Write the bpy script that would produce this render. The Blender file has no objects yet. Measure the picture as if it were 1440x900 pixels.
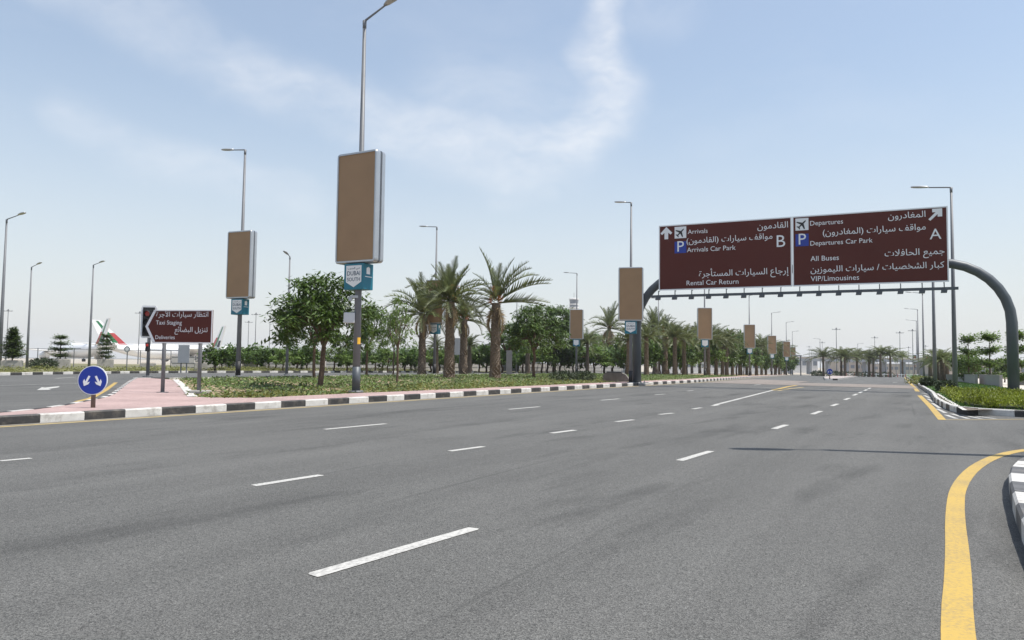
import bpy, bmesh, math, random
from mathutils import Vector, Matrix
R_ = random.Random(7)
PI = math.pi
C = bpy.context.scene.collection
S = bpy.context.scene

# ------------------------------------------------------------------ camera, sky, sun, exposure
F_PX, PITCH_PX, ROLL, EYE = 1040.0, 58.0, 0.012, 1.5
th = math.atan(PITCH_PX / F_PX)
f0 = Vector((0, math.cos(th), math.sin(th))); u0 = Vector((0, -math.sin(th), math.cos(th))); r0 = Vector((1, 0, 0))
cr = r0 * math.cos(ROLL) + u0 * math.sin(ROLL); cu = -r0 * math.sin(ROLL) + u0 * math.cos(ROLL)
cam = bpy.data.cameras.new('camera'); camo = bpy.data.objects.new('camera', cam); C.objects.link(camo)
cam.sensor_width = 36; cam.lens = 36 * F_PX / 1440; cam.clip_end = 8000; cam.clip_start = .1
M = Matrix((cr, cu, -f0)).transposed().to_4x4(); M.translation = (0, 0, EYE); camo.matrix_world = M
S.camera = camo

SUN_DIR = Vector((.98, -.19, 0)).normalized()
SUN_EL = math.radians(66)
sv = Vector((SUN_DIR.x * math.cos(SUN_EL), SUN_DIR.y * math.cos(SUN_EL), math.sin(SUN_EL)))
sl = bpy.data.lights.new('sun', 'SUN'); sl.energy = 4.0; sl.angle = math.radians(.5); sl.color = (1, .955, .88)
so = bpy.data.objects.new('sun', sl); C.objects.link(so); so.location = (20, -5, 60)
so.rotation_euler = sv.to_track_quat('Z', 'Y').to_euler()
S.view_settings.view_transform = 'Standard'; S.view_settings.look = 'None'
S.view_settings.exposure = 0.46; S.view_settings.gamma = 1

def pray(x, y):
    return f0 * F_PX + cr * (x - 720) - cu * (y - 450)

W = bpy.data.worlds.new('World'); S.world = W; W.use_nodes = True
nt = W.node_tree; N = nt.nodes; Lk = nt.links.new
bg = N['Background']; bg.inputs[1].default_value = .115
sky = N.new('ShaderNodeTexSky'); sky.sky_type = 'NISHITA'; sky.sun_disc = False
sky.sun_elevation = SUN_EL; sky.sun_rotation = math.atan2(SUN_DIR.x, SUN_DIR.y)
sky.air_density = 1.35; sky.dust_density = 1.0; sky.ozone_density = 2.2
tcw = N.new('ShaderNodeTexCoord')
sepw = N.new('ShaderNodeSeparateXYZ'); Lk(tcw.outputs['Generated'], sepw.inputs[0])
def wm(op, a, b=None, c=None):
    n = N.new('ShaderNodeMath'); n.operation = op
    for i, v in enumerate((a, b, c)):
        if v is None: continue
        if isinstance(v, (int, float)): n.inputs[i].default_value = v
        else: Lk(v, n.inputs[i])
    return n.outputs[0]
def wv(op, a, b=None, out=0):
    n = N.new('ShaderNodeVectorMath'); n.operation = op
    for i, v in enumerate((a, b)):
        if v is None: continue
        if isinstance(v, (tuple, Vector)): n.inputs[i].default_value = tuple(v)
        else: Lk(v, n.inputs[i])
    return n.outputs[out]
az = wm('ARCTAN2', sepw.outputs[0], sepw.outputs[1]); el = wm('ARCSINE', sepw.outputs[2])
cmb = N.new('ShaderNodeCombineXYZ'); Lk(az, cmb.inputs[0]); Lk(el, cmb.inputs[1])
P0 = cmb.outputs[0]
def noise(vec, scale, detail=5, rough=.55):
    n = N.new('ShaderNodeTexNoise'); n.inputs['Scale'].default_value = scale; n.inputs['Detail'].default_value = detail
    n.inputs['Roughness'].default_value = rough; Lk(vec, n.inputs['Vector']); return n
warp = noise(P0, 7, 4); wv1 = wv('SUBTRACT', warp.outputs['Color'], (.5, .5, .5))
sc = N.new('ShaderNodeVectorMath'); sc.operation = 'SCALE'; Lk(wv1, sc.inputs[0]); sc.inputs['Scale'].default_value = .07
PW = wv('ADD', P0, sc.outputs[0])
def azel(x, y):
    d = pray(x, y).normalized(); return Vector((math.atan2(d.x, d.y), math.asin(d.z), 0))
def stroke(p, q, width, strength):
    a, b = azel(*p), azel(*q); ba = b - a
    pa = wv('SUBTRACT', PW, a)
    h = wm('DIVIDE', wv('DOT_PRODUCT', pa, ba, 1), ba.dot(ba))
    n = N.new('ShaderNodeClamp'); Lk(h, n.inputs[0]); h = n.outputs[0]
    s2 = N.new('ShaderNodeVectorMath'); s2.operation = 'SCALE'; s2.inputs[0].default_value = ba; Lk(h, s2.inputs['Scale'])
    d = wv('LENGTH', wv('SUBTRACT', pa, s2.outputs[0]), None, 1)
    m = N.new('ShaderNodeMapRange'); m.interpolation_type = 'SMOOTHERSTEP'
    Lk(d, m.inputs[0]); m.inputs[1].default_value = 0; m.inputs[2].default_value = width
    m.inputs[3].default_value = strength; m.inputs[4].default_value = 0
    return m.outputs[0]
acc = None
for p, q, w_, s_ in [((60, -40), (330, 85), .055, .42), ((330, 85), (520, 165), .06, .55), ((520, 165), (740, 225), .075, .62),
                     ((860, -40), (838, 70), .05, .85), ((838, 70), (868, 130), .06, .9), ((868, 130), (810, 190), .07, .9),
                     ((810, 190), (720, 225), .07, .72), ((650, 130), (800, 170), .12, .32), ((90, 165), (430, 285), .045, .34),
                     ((700, 282), (770, 264), .03, .22), ((860, 0), (960, 10), .05, .2)]:
    o = stroke(p, q, w_, s_)
    acc = o if acc is None else wm('MAXIMUM', acc, o)
mp = N.new('ShaderNodeMapping'); Lk(PW, mp.inputs[0]); mp.inputs['Rotation'].default_value = (0, 0, -.5); mp.inputs['Scale'].default_value = (1, 2.6, 1)
tex = noise(mp.outputs[0], 9, 8, .62)
mr = N.new('ShaderNodeMapRange'); Lk(tex.outputs['Fac'], mr.inputs[0]); mr.inputs[1].default_value = .18; mr.inputs[2].default_value = .80
wisps = wm('MULTIPLY', acc, mr.outputs[0])
thin = noise(mp.outputs[0], 3, 6, .6)
mr2 = N.new('ShaderNodeMapRange'); Lk(thin.outputs['Fac'], mr2.inputs[0]); mr2.inputs[1].default_value = .5; mr2.inputs[2].default_value = .8; mr2.inputs[4].default_value = .10
clf = wm('MAXIMUM', wisps, mr2.outputs[0])
# dusty air: whiter towards the horizon all the way round
hz = N.new('ShaderNodeMapRange'); hz.interpolation_type = 'SMOOTHSTEP'; Lk(el, hz.inputs[0])
hz.inputs[1].default_value = -.05; hz.inputs[2].default_value = .40; hz.inputs[3].default_value = .84; hz.inputs[4].default_value = .25
mxh = N.new('ShaderNodeMix'); mxh.data_type = 'RGBA'; Lk(hz.outputs[0], mxh.inputs[0]); Lk(sky.outputs[0], mxh.inputs[6])
HZ = 5.2
mxh.inputs[7].default_value = (HZ * .95, HZ * .985, HZ * 1.045, 1)
mx = N.new('ShaderNodeMix'); mx.data_type = 'RGBA'; Lk(clf, mx.inputs[0]); Lk(mxh.outputs[2], mx.inputs[6])
mx.inputs[7].default_value = (6.2, 6.3, 6.5, 1)
Lk(mx.outputs[2], bg.inputs[0])

# ------------------------------------------------------------------ terrain and placing
RD = Vector((.5, .8660254)); LT = Vector((-.8660254, .5)); RD_ANG = math.atan2(RD.y, RD.x)
def zs(s):
    s = min(s, 430.0); v = (s - 65) / 12
    return -.0105 * 12 * (v if v > 30 else math.log1p(math.exp(v)))
def zg(x, y): return zs(.5 * x + .8660254 * y)
def ST(s, t): return (s * .5 - t * .8660254, s * .8660254 + t * .5)
def toST(p): return (.5 * p[0] + .8660254 * p[1], -.8660254 * p[0] + .5 * p[1])
def G(x, y, dz=0.0):
    d = pray(x, y); z = dz
    for _ in range(60):
        k = (z - EYE) / d.z
        if k < 0 or k * d.y > 2500: k = 2500 / d.y
        zn = zg(d.x * k, d.y * k) + dz
        z = z * .5 + zn * .5
    return Vector((d.x * k, d.y * k, z))
def GX(x, y, dz=0.0):
    p = G(x, y, dz); return (p.x, p.y)
def D(x, Y, y=500):
    d = pray(x, y); k = Y / d.y; return (d.x * k, Y)
def at(x, Y, dz=0.0, y=510):
    p = D(x, Y, y); return Vector((p[0], p[1], zg(*p) + dz))
SCUTS = [-20, 0, 10, 20, 30] + list(range(36, 132, 6)) + list(range(150, 440, 20))

# ------------------------------------------------------------------ materials
MATS = {}
def mat(name, col, rough=.7, var=.12, scale=6.0, bump=0.0, bscale=None, metal=0.0, rnd=0.0, trans=0.0, spec=.5, detail=4, isl=0.0, dirt=0.0):
    if name in MATS: return MATS[name]
    m = bpy.data.materials.new(name); m.use_nodes = True; MATS[name] = m
    t = m.node_tree; n = t.nodes; l = t.links.new; b = n['Principled BSDF']
    b.inputs['Roughness'].default_value = rough; b.inputs['Metallic'].default_value = metal
    b.inputs['Specular IOR Level'].default_value = spec
    tc = n.new('ShaderNodeTexCoord')
    nz = n.new('ShaderNodeTexNoise'); nz.inputs['Scale'].default_value = scale; nz.inputs['Detail'].default_value = detail
    l(tc.outputs['Object'], nz.inputs['Vector'])
    r = n.new('ShaderNodeMapRange'); l(nz.outputs['Fac'], r.inputs[0]); r.inputs[1].default_value = .25; r.inputs[2].default_value = .75
    r.inputs[3].default_value = 1 - var; r.inputs[4].default_value = 1 + var
    val = r.outputs[0]
    if isl:
        ge_ = n.new('ShaderNodeNewGeometry'); r3 = n.new('ShaderNodeMapRange'); l(ge_.outputs['Random Per Island'], r3.inputs[0]); r3.inputs[3].default_value = 1 - isl; r3.inputs[4].default_value = 1 + isl
        m3 = n.new('ShaderNodeMath'); m3.operation = 'MULTIPLY'; l(val, m3.inputs[0]); l(r3.outputs[0], m3.inputs[1]); val = m3.outputs[0]
    if rnd:
        oi = n.new('ShaderNodeObjectInfo'); r2 = n.new('ShaderNodeMapRange'); l(oi.outputs['Random'], r2.inputs[0])
        r2.inputs[3].default_value = 1 - rnd; r2.inputs[4].default_value = 1 + rnd
        mm = n.new('ShaderNodeMath'); mm.operation = 'MULTIPLY'; l(val, mm.inputs[0]); l(r2.outputs[0], mm.inputs[1]); val = mm.outputs[0]
    v = n.new('ShaderNodeVectorMath'); v.operation = 'SCALE'; v.inputs[0].default_value = col; l(val, v.inputs['Scale'])
    if dirt:
        nd = n.new('ShaderNodeTexNoise'); nd.inputs['Scale'].default_value = 3.1; nd.inputs['Detail'].default_value = 8; nd.inputs['Roughness'].default_value = .72
        ge2 = n.new('ShaderNodeNewGeometry'); l(ge2.outputs['Position'], nd.inputs['Vector'])
        rd_ = n.new('ShaderNodeMapRange'); l(nd.outputs['Fac'], rd_.inputs[0]); rd_.inputs[1].default_value = .50; rd_.inputs[2].default_value = .68; rd_.inputs[4].default_value = dirt
        md = n.new('ShaderNodeMix'); md.data_type = 'RGBA'; l(rd_.outputs[0], md.inputs[0]); l(v.outputs[0], md.inputs[6]); md.inputs[7].default_value = (.20, .175, .145, 1)
        l(md.outputs[2], b.inputs['Base Color'])
    else: l(v.outputs[0], b.inputs['Base Color'])
    if bump:
        nb = n.new('ShaderNodeTexNoise'); nb.inputs['Scale'].default_value = bscale or scale * 4; nb.inputs['Detail'].default_value = 3
        l(tc.outputs['Object'], nb.inputs['Vector'])
        bp = n.new('ShaderNodeBump'); bp.inputs['Strength'].default_value = bump; bp.inputs['Distance'].default_value = .02
        l(nb.outputs['Fac'], bp.inputs['Height']); l(bp.outputs[0], b.inputs['Normal'])
    if trans:
        tr = n.new('ShaderNodeBsdfTranslucent'); l(v.outputs[0], tr.inputs[0])
        ms = n.new('ShaderNodeMixShader'); ms.inputs[0].default_value = trans
        l(b.outputs[0], ms.inputs[1]); l(tr.outputs[0], ms.inputs[2]); l(ms.outputs[0], n['Material Output'].inputs[0])
    return m

def asphalt_mat():
    m = bpy.data.materials.new('asphalt'); m.use_nodes = True
    t = m.node_tree; n = t.nodes; l = t.links.new; b = n['Principled BSDF']
    tc = n.new('ShaderNodeTexCoord'); co = tc.outputs['Object']
    def nz(scale, detail=2, rough=.5, vec=co):
        q = n.new('ShaderNodeTexNoise'); q.inputs['Scale'].default_value = scale; q.inputs['Detail'].default_value = detail
        q.inputs['Roughness'].default_value = rough; l(vec, q.inputs['Vector']); return q.outputs['Fac']
    def mr(x, a, b_, c, d):
        q = n.new('ShaderNodeMapRange'); l(x, q.inputs[0])
        for i, v in enumerate((a, b_, c, d)): q.inputs[i + 1].default_value = v
        return q.outputs[0]
    def mul(a, b_):
        q = n.new('ShaderNodeMath'); q.operation = 'MULTIPLY'; l(a, q.inputs[0]); l(b_, q.inputs[1]); return q.outputs[0]
    # aggregate: two sizes of stones, light and dark ones
    v1 = n.new('ShaderNodeTexVoronoi'); v1.inputs['Scale'].default_value = 130; l(co, v1.inputs['Vector'])
    sx = n.new('ShaderNodeSeparateColor'); l(v1.outputs['Color'], sx.inputs[0])
    agg = mr(sx.outputs[0], 0, 1, .48, 1.52)
    v2 = n.new('ShaderNodeTexVoronoi'); v2.inputs['Scale'].default_value = 75; l(co, v2.inputs['Vector'])
    sy = n.new('ShaderNodeSeparateColor'); l(v2.outputs['Color'], sy.inputs[0])
    agg2 = mr(sy.outputs[1], .93, .99, 1, 1.4)
    agg3 = mr(sy.outputs[2], 0, .12, .6, 1)
    # wear along the driving direction
    def along(sc_s, sc_t, turn=0.0):
        rd = Vector((math.cos(RD_ANG + turn), math.sin(RD_ANG + turn), 0)); lt = Vector((-rd.y, rd.x, 0)); cb_ = n.new('ShaderNodeCombineXYZ')
        for i, (v_, k_) in enumerate(((rd, sc_s), (lt, sc_t))):
            q = n.new('ShaderNodeVectorMath'); q.operation = 'DOT_PRODUCT'; l(co, q.inputs[0]); q.inputs[1].default_value = v_ * k_; l(q.outputs['Value'], cb_.inputs[i])
        return cb_.outputs[0]
    tracks = mr(nz(1.0, 4, .55, along(.03, .9)), .32, .68, .85, 1.12)
    patches = mr(nz(.22, 5, .6), .3, .7, .90, 1.10)
    oil = mr(nz(.9, 5, .6, along(.22, 1.0, -.05)), .54, .70, 1, .62)
    tyre = mr(nz(1.0, 3, .5, along(.05, 3.2, .03)), .66, .74, 1, .74)
    oil = mul(oil, tyre)
    v = mul(mul(mul(agg, agg2), mul(tracks, patches)), mul(oil, agg3))
    sc = n.new('ShaderNodeVectorMath'); sc.operation = 'SCALE'; sc.inputs[0].default_value = (.112, .1105, .104); l(v, sc.inputs['Scale'])
    l(sc.outputs[0], b.inputs['Base Color']); b.inputs['Roughness'].default_value = .75; b.inputs['Specular IOR Level'].default_value = .35
    bp = n.new('ShaderNodeBump'); bp.inputs['Strength'].default_value = .55; bp.inputs['Distance'].default_value = .012
    l(v1.outputs['Distance'], bp.inputs['Height']); l(bp.outputs[0], b.inputs['Normal'])
    return m

def paving_mat(name, c1, c2, mortar, sx=.2, rough=.8):
    m = bpy.data.materials.new(name); m.use_nodes = True
    t = m.node_tree; n = t.nodes; l = t.links.new; b = n['Principled BSDF']
    tc = n.new('ShaderNodeTexCoord'); mp = n.new('ShaderNodeMapping'); l(tc.outputs['Object'], mp.inputs[0]); mp.inputs['Rotation'].default_value = (0, 0, -RD_ANG)
    br = n.new('ShaderNodeTexBrick'); l(mp.outputs[0], br.inputs['Vector']); br.inputs['Scale'].default_value = 1
    br.inputs['Brick Width'].default_value = sx; br.inputs['Row Height'].default_value = sx / 2; br.inputs['Mortar Size'].default_value = .006
    br.inputs['Color1'].default_value = (*c1, 1); br.inputs['Color2'].default_value = (*c2, 1); br.inputs['Mortar'].default_value = (*mortar, 1)
    nz = n.new('ShaderNodeTexNoise'); nz.inputs['Scale'].default_value = .6; nz.inputs['Detail'].default_value = 6; l(tc.outputs['Object'], nz.inputs['Vector'])
    r = n.new('ShaderNodeMapRange'); l(nz.outputs['Fac'], r.inputs[0]); r.inputs[1].default_value = .3; r.inputs[2].default_value = .7; r.inputs[3].default_value = .84; r.inputs[4].default_value = 1.14
    v = n.new('ShaderNodeVectorMath'); v.operation = 'SCALE'; l(br.outputs['Color'], v.inputs[0]); l(r.outputs[0], v.inputs['Scale'])
    l(v.outputs[0], b.inputs['Base Color']); b.inputs['Roughness'].default_value = rough
    bp = n.new('ShaderNodeBump'); bp.inputs['Strength'].default_value = .4; bp.inputs['Distance'].default_value = .01; bp.invert = True
    l(br.outputs['Fac'], bp.inputs['Height']); l(bp.outputs[0], b.inputs['Normal'])
    return m

def soil_mat():
    m = bpy.data.materials.new('sandy soil'); m.use_nodes = True
    t = m.node_tree; n = t.nodes; l = t.links.new; b = n['Principled BSDF']
    tc = n.new('ShaderNodeTexCoord')
    nz = n.new('ShaderNodeTexNoise'); nz.inputs['Scale'].default_value = .5; nz.inputs['Detail'].default_value = 9; nz.inputs['Roughness'].default_value = .7; l(tc.outputs['Object'], nz.inputs['Vector'])
    cr_ = n.new('ShaderNodeValToRGB'); l(nz.outputs['Fac'], cr_.inputs[0])
    cr_.color_ramp.elements[0].position = .3; cr_.color_ramp.elements[0].color = (.22, .155, .095, 1)
    cr_.color_ramp.elements[1].position = .7; cr_.color_ramp.elements[1].color = (.46, .36, .25, 1)
    l(cr_.outputs[0], b.inputs['Base Color']); b.inputs['Roughness'].default_value = .95; b.inputs['Specular IOR Level'].default_value = .1
    bp = n.new('ShaderNodeBump'); bp.inputs['Strength'].default_value = .6; bp.inputs['Distance'].default_value = .05
    n2 = n.new('ShaderNodeTexNoise'); n2.inputs['Scale'].default_value = 12; n2.inputs['Detail'].default_value = 5; l(tc.outputs['Object'], n2.inputs['Vector'])
    l(n2.outputs['Fac'], bp.inputs['Height']); l(bp.outputs[0], b.inputs['Normal'])
    return m

def paint_mat(name, col, wear=.35):
    m = bpy.data.materials.new(name); m.use_nodes = True
    t = m.node_tree; n = t.nodes; l = t.links.new; b = n['Principled BSDF']
    tc = n.new('ShaderNodeTexCoord')
    nz = n.new('ShaderNodeTexNoise'); nz.inputs['Scale'].default_value = 30; nz.inputs['Detail'].default_value = 6; nz.inputs['Roughness'].default_value = .75; l(tc.outputs['Object'], nz.inputs['Vector'])
    n2 = n.new('ShaderNodeTexNoise'); n2.inputs['Scale'].default_value = 1.3; n2.inputs['Detail'].default_value = 4; l(tc.outputs['Object'], n2.inputs['Vector'])
    ad = n.new('ShaderNodeMath'); ad.operation = 'MULTIPLY_ADD'; l(n2.outputs['Fac'], ad.inputs[0]); ad.inputs[1].default_value = .45; l(nz.outputs['Fac'], ad.inputs[2])
    r = n.new('ShaderNodeMapRange'); l(ad.outputs[0], r.inputs[0]); r.inputs[1].default_value = .66; r.inputs[2].default_value = .92; r.inputs[3].default_value = 0; r.inputs[4].default_value = wear
    mx_ = n.new('ShaderNodeMix'); mx_.data_type = 'RGBA'; l(r.outputs[0], mx_.inputs[0]); mx_.inputs[6].default_value = (*col, 1); mx_.inputs[7].default_value = (.13, .125, .12, 1)
    l(mx_.outputs[2], b.inputs['Base Color']); b.inputs['Roughness'].default_value = .7
    return m

ASPH = asphalt_mat()
PINK = paving_mat('pink block paving', (.43, .305, .285), (.36, .25, .232), (.26, .20, .18))
BEIGE = paving_mat('beige block paving', (.235, .20, .172), (.205, .172, .148), (.14, .12, .105))
SOIL = soil_mat()
WHITE_LINE = paint_mat('white road paint', (.50, .49, .46), .8); YEL_LINE = paint_mat('yellow road paint', (.47, .315, .070), .6)
CREAM_LINE = paint_mat('faded cream road paint', (.52, .39, .16), .4)
KW = mat('white painted kerb', (.58, .565, .535), .65, .22, 2.5, .25, 40, dirt=.75); KBW = mat('worn black painted kerb', (.105, .105, .108), .7, .4, 4, .25, 40, dirt=.6); KB = mat('black painted kerb', (.035, .034, .034), .6, .35, 5, .25, 40, dirt=.45)
GREY = mat('galvanised grey steel', (.150, .156, .168), .5, .10, 2, metal=.0); DKGREY = mat('dark grey steel', (.088, .100, .112), .5, .08, 2, metal=.2)
LAMPM = mat('lamp head aluminium', (.42, .43, .44), .4, .05, 3, metal=.4); BLACK = mat('black rubber paint', (.018, .018, .02), .6, .2, 3)
ALU = mat('billboard aluminium', (.44, .46, .48), .32, .05, 2, metal=.6); TAN = mat('tan backing board', (.325, .205, .112), .7, .07, 1.2, detail=6)
TEAL = mat('teal badge vinyl', (.008, .155, .22), .4, .05, 3); WHT = mat('white print', (.80, .80, .78), .5, .02, 3); NAVYT = mat('dark blue print', (.012, .06, .10), .5, .02, 3)
MAROON = mat('maroon sign sheeting', (.098, .024, .018), .5, .06, .6, spec=.22); SIGNBACK = mat('sign back aluminium', (.38, .39, .40), .5, .05, 2, metal=.3)
BLUE = mat('blue sign sheeting', (.008, .035, .30), .35, .05, 2); SIGNW = mat('reflective white sheeting', (.78, .79, .80), .45, .03, 3); SIGNBLACK = mat('black sign print', (.012, .012, .014), .5, .02, 3)
CONC = mat('weathered concrete', (.33, .315, .29), .85, .18, 3, .3, 30); WALLM = mat('grey wall render', (.30, .285, .275), .85, .08, 1.2, .15, 25)
CONCL = mat('pale concrete', (.52, .50, .47), .85, .12, 3, .2, 30)
BARK = mat('brown bark', (.115, .078, .055), .9, .35, 9, .7, 30); PBARK = mat('palm boot bark', (.175, .138, .102), .92, .4, 7, .8, 25, rnd=.12)
LEAFD = mat('dark green leaf', (.082, .142, .024), .5, .30, 1.6, rnd=.18, trans=.30, isl=.5); LEAFL = mat('light green leaf', (.125, .195, .036), .5, .30, 1.6, rnd=.15, trans=.40, isl=.45)
LEAFT = mat('tier tree leaf', (.085, .13, .036), .55, .3, 1.5, rnd=.15, trans=.32, isl=.45)
PALML = mat('palm leaflet', (.112, .135, .050), .5, .30, 1.0, rnd=.25, trans=.30, isl=.35); PALMDEAD = mat('dry palm leaflet', (.26, .19, .10), .8, .25, 2, rnd=.15)
RACH = mat('palm rib', (.22, .23, .10), .6, .15, 2); FLOWER = mat('orange red blossom', (.55, .07, .02), .6, .3, 3, trans=.25); DATES = mat('orange date bunch', (.42, .15, .05), .7, .35, 6)
COVER = mat('ground cover leaf', (.100, .152, .036), .6, .45, .5, trans=.25, isl=.5); HEDGEM = mat('hedge leaf', (.195, .228, .022), .55, .42, 1.2, trans=.30, isl=.5); HEDGEI = mat('hedge twigs', (.04, .05, .015), .9, .3, 5)
GRASSM = mat('lawn grass', (.060, .115, .022), .7, .30, .7, .5, 60); BLADE = mat('grass blade', (.075, .145, .026), .6, .35, 1.0, trans=.3)
BUSHM = mat('dark bush leaf', (.035, .052, .02), .6, .35, 1.5, trans=.2); YBUSH = mat('yellow green shrub leaf', (.16, .17, .04), .6, .35, 1.2, trans=.25)
PLANE = mat('white aircraft paint', (.80, .80, .80), .3, .03, .2); RED = mat('red paint', (.44, .045, .05), .4, .06, 2); GREENP = mat('green paint', (.015, .16, .06), .4, .05, 2)
TREDM = mat('red signal lens', (.55, .03, .02), .25, .05, 3); GRAVEL = mat('brown gravel', (.14, .112, .09), .9, .5, 25, .8, 60); YTAPE = mat('yellow sticker', (.75, .42, .04), .5, .1, 5)
FARB = mat('far beige wall', (.48, .42, .36), .85, .08, .2); FARW = mat('far white wall', (.66, .65, .64), .8, .06, .2); FARG = mat('far grey deck', (.36, .38, .41), .8, .08, .2); FARD = mat('far window band', (.19, .21, .24), .3, .1, .5)
BARR = mat('red white barrier red', (.42, .10, .07), .6, .1, 3)

# ------------------------------------------------------------------ mesh helpers
class MB:
    def __init__(s): s.v = []; s.f = []
    def add(s, vs, fs):
        b = len(s.v); s.v += [tuple(v) for v in vs]; s.f += [tuple(b + i for i in f) for f in fs]
    def box(s, c, d, ang=0.0, ch=0.0):
        x, y, z = d[0] / 2, d[1] / 2, d[2] / 2; ca, sa = math.cos(ang), math.sin(ang)
        if ch:
            lay = [(x - ch, y - ch, -z), (x, y, -z + ch), (x, y, z - ch), (x - ch, y - ch, z)]
        else: lay = [(x, y, -z), (x, y, z)]
        vs = []
        for (a, b, h) in lay:
            for p, q in ((-a, -b), (a, -b), (a, b), (-a, b)):
                vs.append((c[0] + p * ca - q * sa, c[1] + p * sa + q * ca, c[2] + h))
        n = len(lay); fs = [(3, 2, 1, 0), (4 * n - 4, 4 * n - 3, 4 * n - 2, 4 * n - 1)]
        for k in range(n - 1):
            for i in range(4): fs.append((4 * k + i, 4 * k + (i + 1) % 4, 4 * k + 4 + (i + 1) % 4, 4 * k + 4 + i))
        s.add(vs, fs)
    def tube(s, path, rad, n=8, cap=True, sx=1.0):
        path = [Vector(p) for p in path]
        if not hasattr(rad, '__len__'): rad = [rad] * len(path)
        rings = []; up = None
        for i, p in enumerate(path):
            t = (path[min(i + 1, len(path) - 1)] - path[max(i - 1, 0)]).normalized()
            if up is None:
                up = Vector((0, 0, 1)) if abs(t.z) < .9 else Vector((0, 1, 0))
            a = t.cross(up).normalized(); b = a.cross(t).normalized(); up = b
            rings.append([p + (a * math.cos(2 * PI * k / n) * sx + b * math.sin(2 * PI * k / n)) * rad[i] for k in range(n)])
        vs = [v for r in rings for v in r]; fs = []
        for i in range(len(rings) - 1):
            for k in range(n): fs.append((i * n + k, i * n + (k + 1) % n, (i + 1) * n + (k + 1) % n, (i + 1) * n + k))
        if cap: fs.append(tuple(range(n))[::-1]); fs.append(tuple((len(rings) - 1) * n + k for k in range(n)))
        s.add(vs, fs)
    def leaf(s, p, d, nrm, L, w):
        # folded leaf: four points, two triangles
        p = Vector(p); d = d.normalized(); side = d.cross(nrm)
        if side.length < 1e-4: side = d.cross(Vector((1, 0, .3)))
        side.normalize(); n = side.cross(d)
        s.add([p, p + d * L * .45 + side * w * .5 - n * w * .12, p + d * L, p + d * L * .45 - side * w * .5 - n * w * .12], [(0, 1, 2), (0, 2, 3)])
    def prism(s, pts, y0, y1):
        # outline pts in (x,z), extruded along y
        n = len(pts); vs = [(p[0], y0, p[1]) for p in pts] + [(p[0], y1, p[1]) for p in pts]
        fs = [tuple(range(n)), tuple(range(2 * n - 1, n - 1, -1))] + [(i, i + n, (i + 1) % n + n, (i + 1) % n) for i in range(n)]
        s.add(vs, fs)
    def mesh(s, name, smooth=False, m=None):
        me = bpy.data.meshes.new(name); me.from_pydata(s.v, [], s.f); me.validate(); me.update()
        if smooth:
            for p in me.polygons: p.use_smooth = True
        if m: me.materials.append(m)
        return me
def recalc(me):
    b = bmesh.new(); b.from_mesh(me); bmesh.ops.recalc_face_normals(b, faces=b.faces); b.to_mesh(me); b.free(); return me
def link(name, me, parent=None, loc=(0, 0, 0), rz=0.0, kind=None):
    o = bpy.data.objects.new(name, me); C.objects.link(o); o.location = loc; o.rotation_euler = (0, 0, rz)
    if parent: o.parent = parent
    if kind: o['kind'] = kind
    return o
def tag(o, label, cat, group=None):
    o['label'] = label; o['category'] = cat
    if group: o['group'] = group
    return o
def thing(name, loc, rz=0.0, label=None, cat=None, group=None):
    o = link(name, None, None, loc, rz); o.empty_display_size = .2
    if label: tag(o, label, cat, group)
    return o
CACHE = {}
def cm(key, fn, m=None, smooth=False, fix=True):
    if key not in CACHE:
        b = MB(); fn(b); me = b.mesh(str(key[0] if isinstance(key, tuple) else key), smooth, m)
        CACHE[key] = recalc(me) if fix else me
    return CACHE[key]

def sheet(name, pts, dz, m, kind='structure', parent=None, label=None):
    """flat polygon laid on the terrain, cut so that it follows the slope"""
    b = bmesh.new(); vs = [b.verts.new((p[0], p[1], 0)) for p in pts]; b.faces.new(vs)
    bmesh.ops.triangulate(b, faces=b.faces[:])
    ss = [toST(p)[0] for p in pts]; lo, hi = min(ss), max(ss)
    for s in SCUTS:
        if lo < s < hi:
            bmesh.ops.bisect_plane(b, geom=b.verts[:] + b.edges[:] + b.faces[:], plane_co=(s * .5, s * .866, 0), plane_no=(.5, .8660254, 0), dist=1e-5)
    for v in b.verts: v.co.z = zg(v.co.x, v.co.y) + dz
    bmesh.ops.triangulate(b, faces=b.faces[:])
    bmesh.ops.recalc_face_normals(b, faces=b.faces)
    up = sum(f.normal.z * f.calc_area() for f in b.faces)
    if up < 0: bmesh.ops.reverse_faces(b, faces=b.faces[:])
    me = bpy.data.meshes.new(name); b.to_mesh(me); b.free(); me.materials.append(m)
    o = link(name, me, parent)
    if parent is None and kind: o['kind'] = kind
    return o
def dense(pts, step=3.0, closed=False):
    out = []; n = len(pts)
    for i in range(n if closed else n - 1):
        a, b = Vector(pts[i]), Vector(pts[(i + 1) % n]); k = max(1, int((b - a).length / step))
        for j in range(k): out.append(tuple(a.lerp(b, j / k)))
    if not closed: out.append(tuple(pts[-1]))
    return out
def smooth_path(pts, it=2):
    pts = [Vector(p) for p in pts]
    for _ in range(it):
        q = [pts[0]]
        for a, b in zip(pts, pts[1:]): q += [a.lerp(b, .25), a.lerp(b, .75)]
        q.append(pts[-1]); pts = q
    return [tuple(p) for p in pts]
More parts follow.
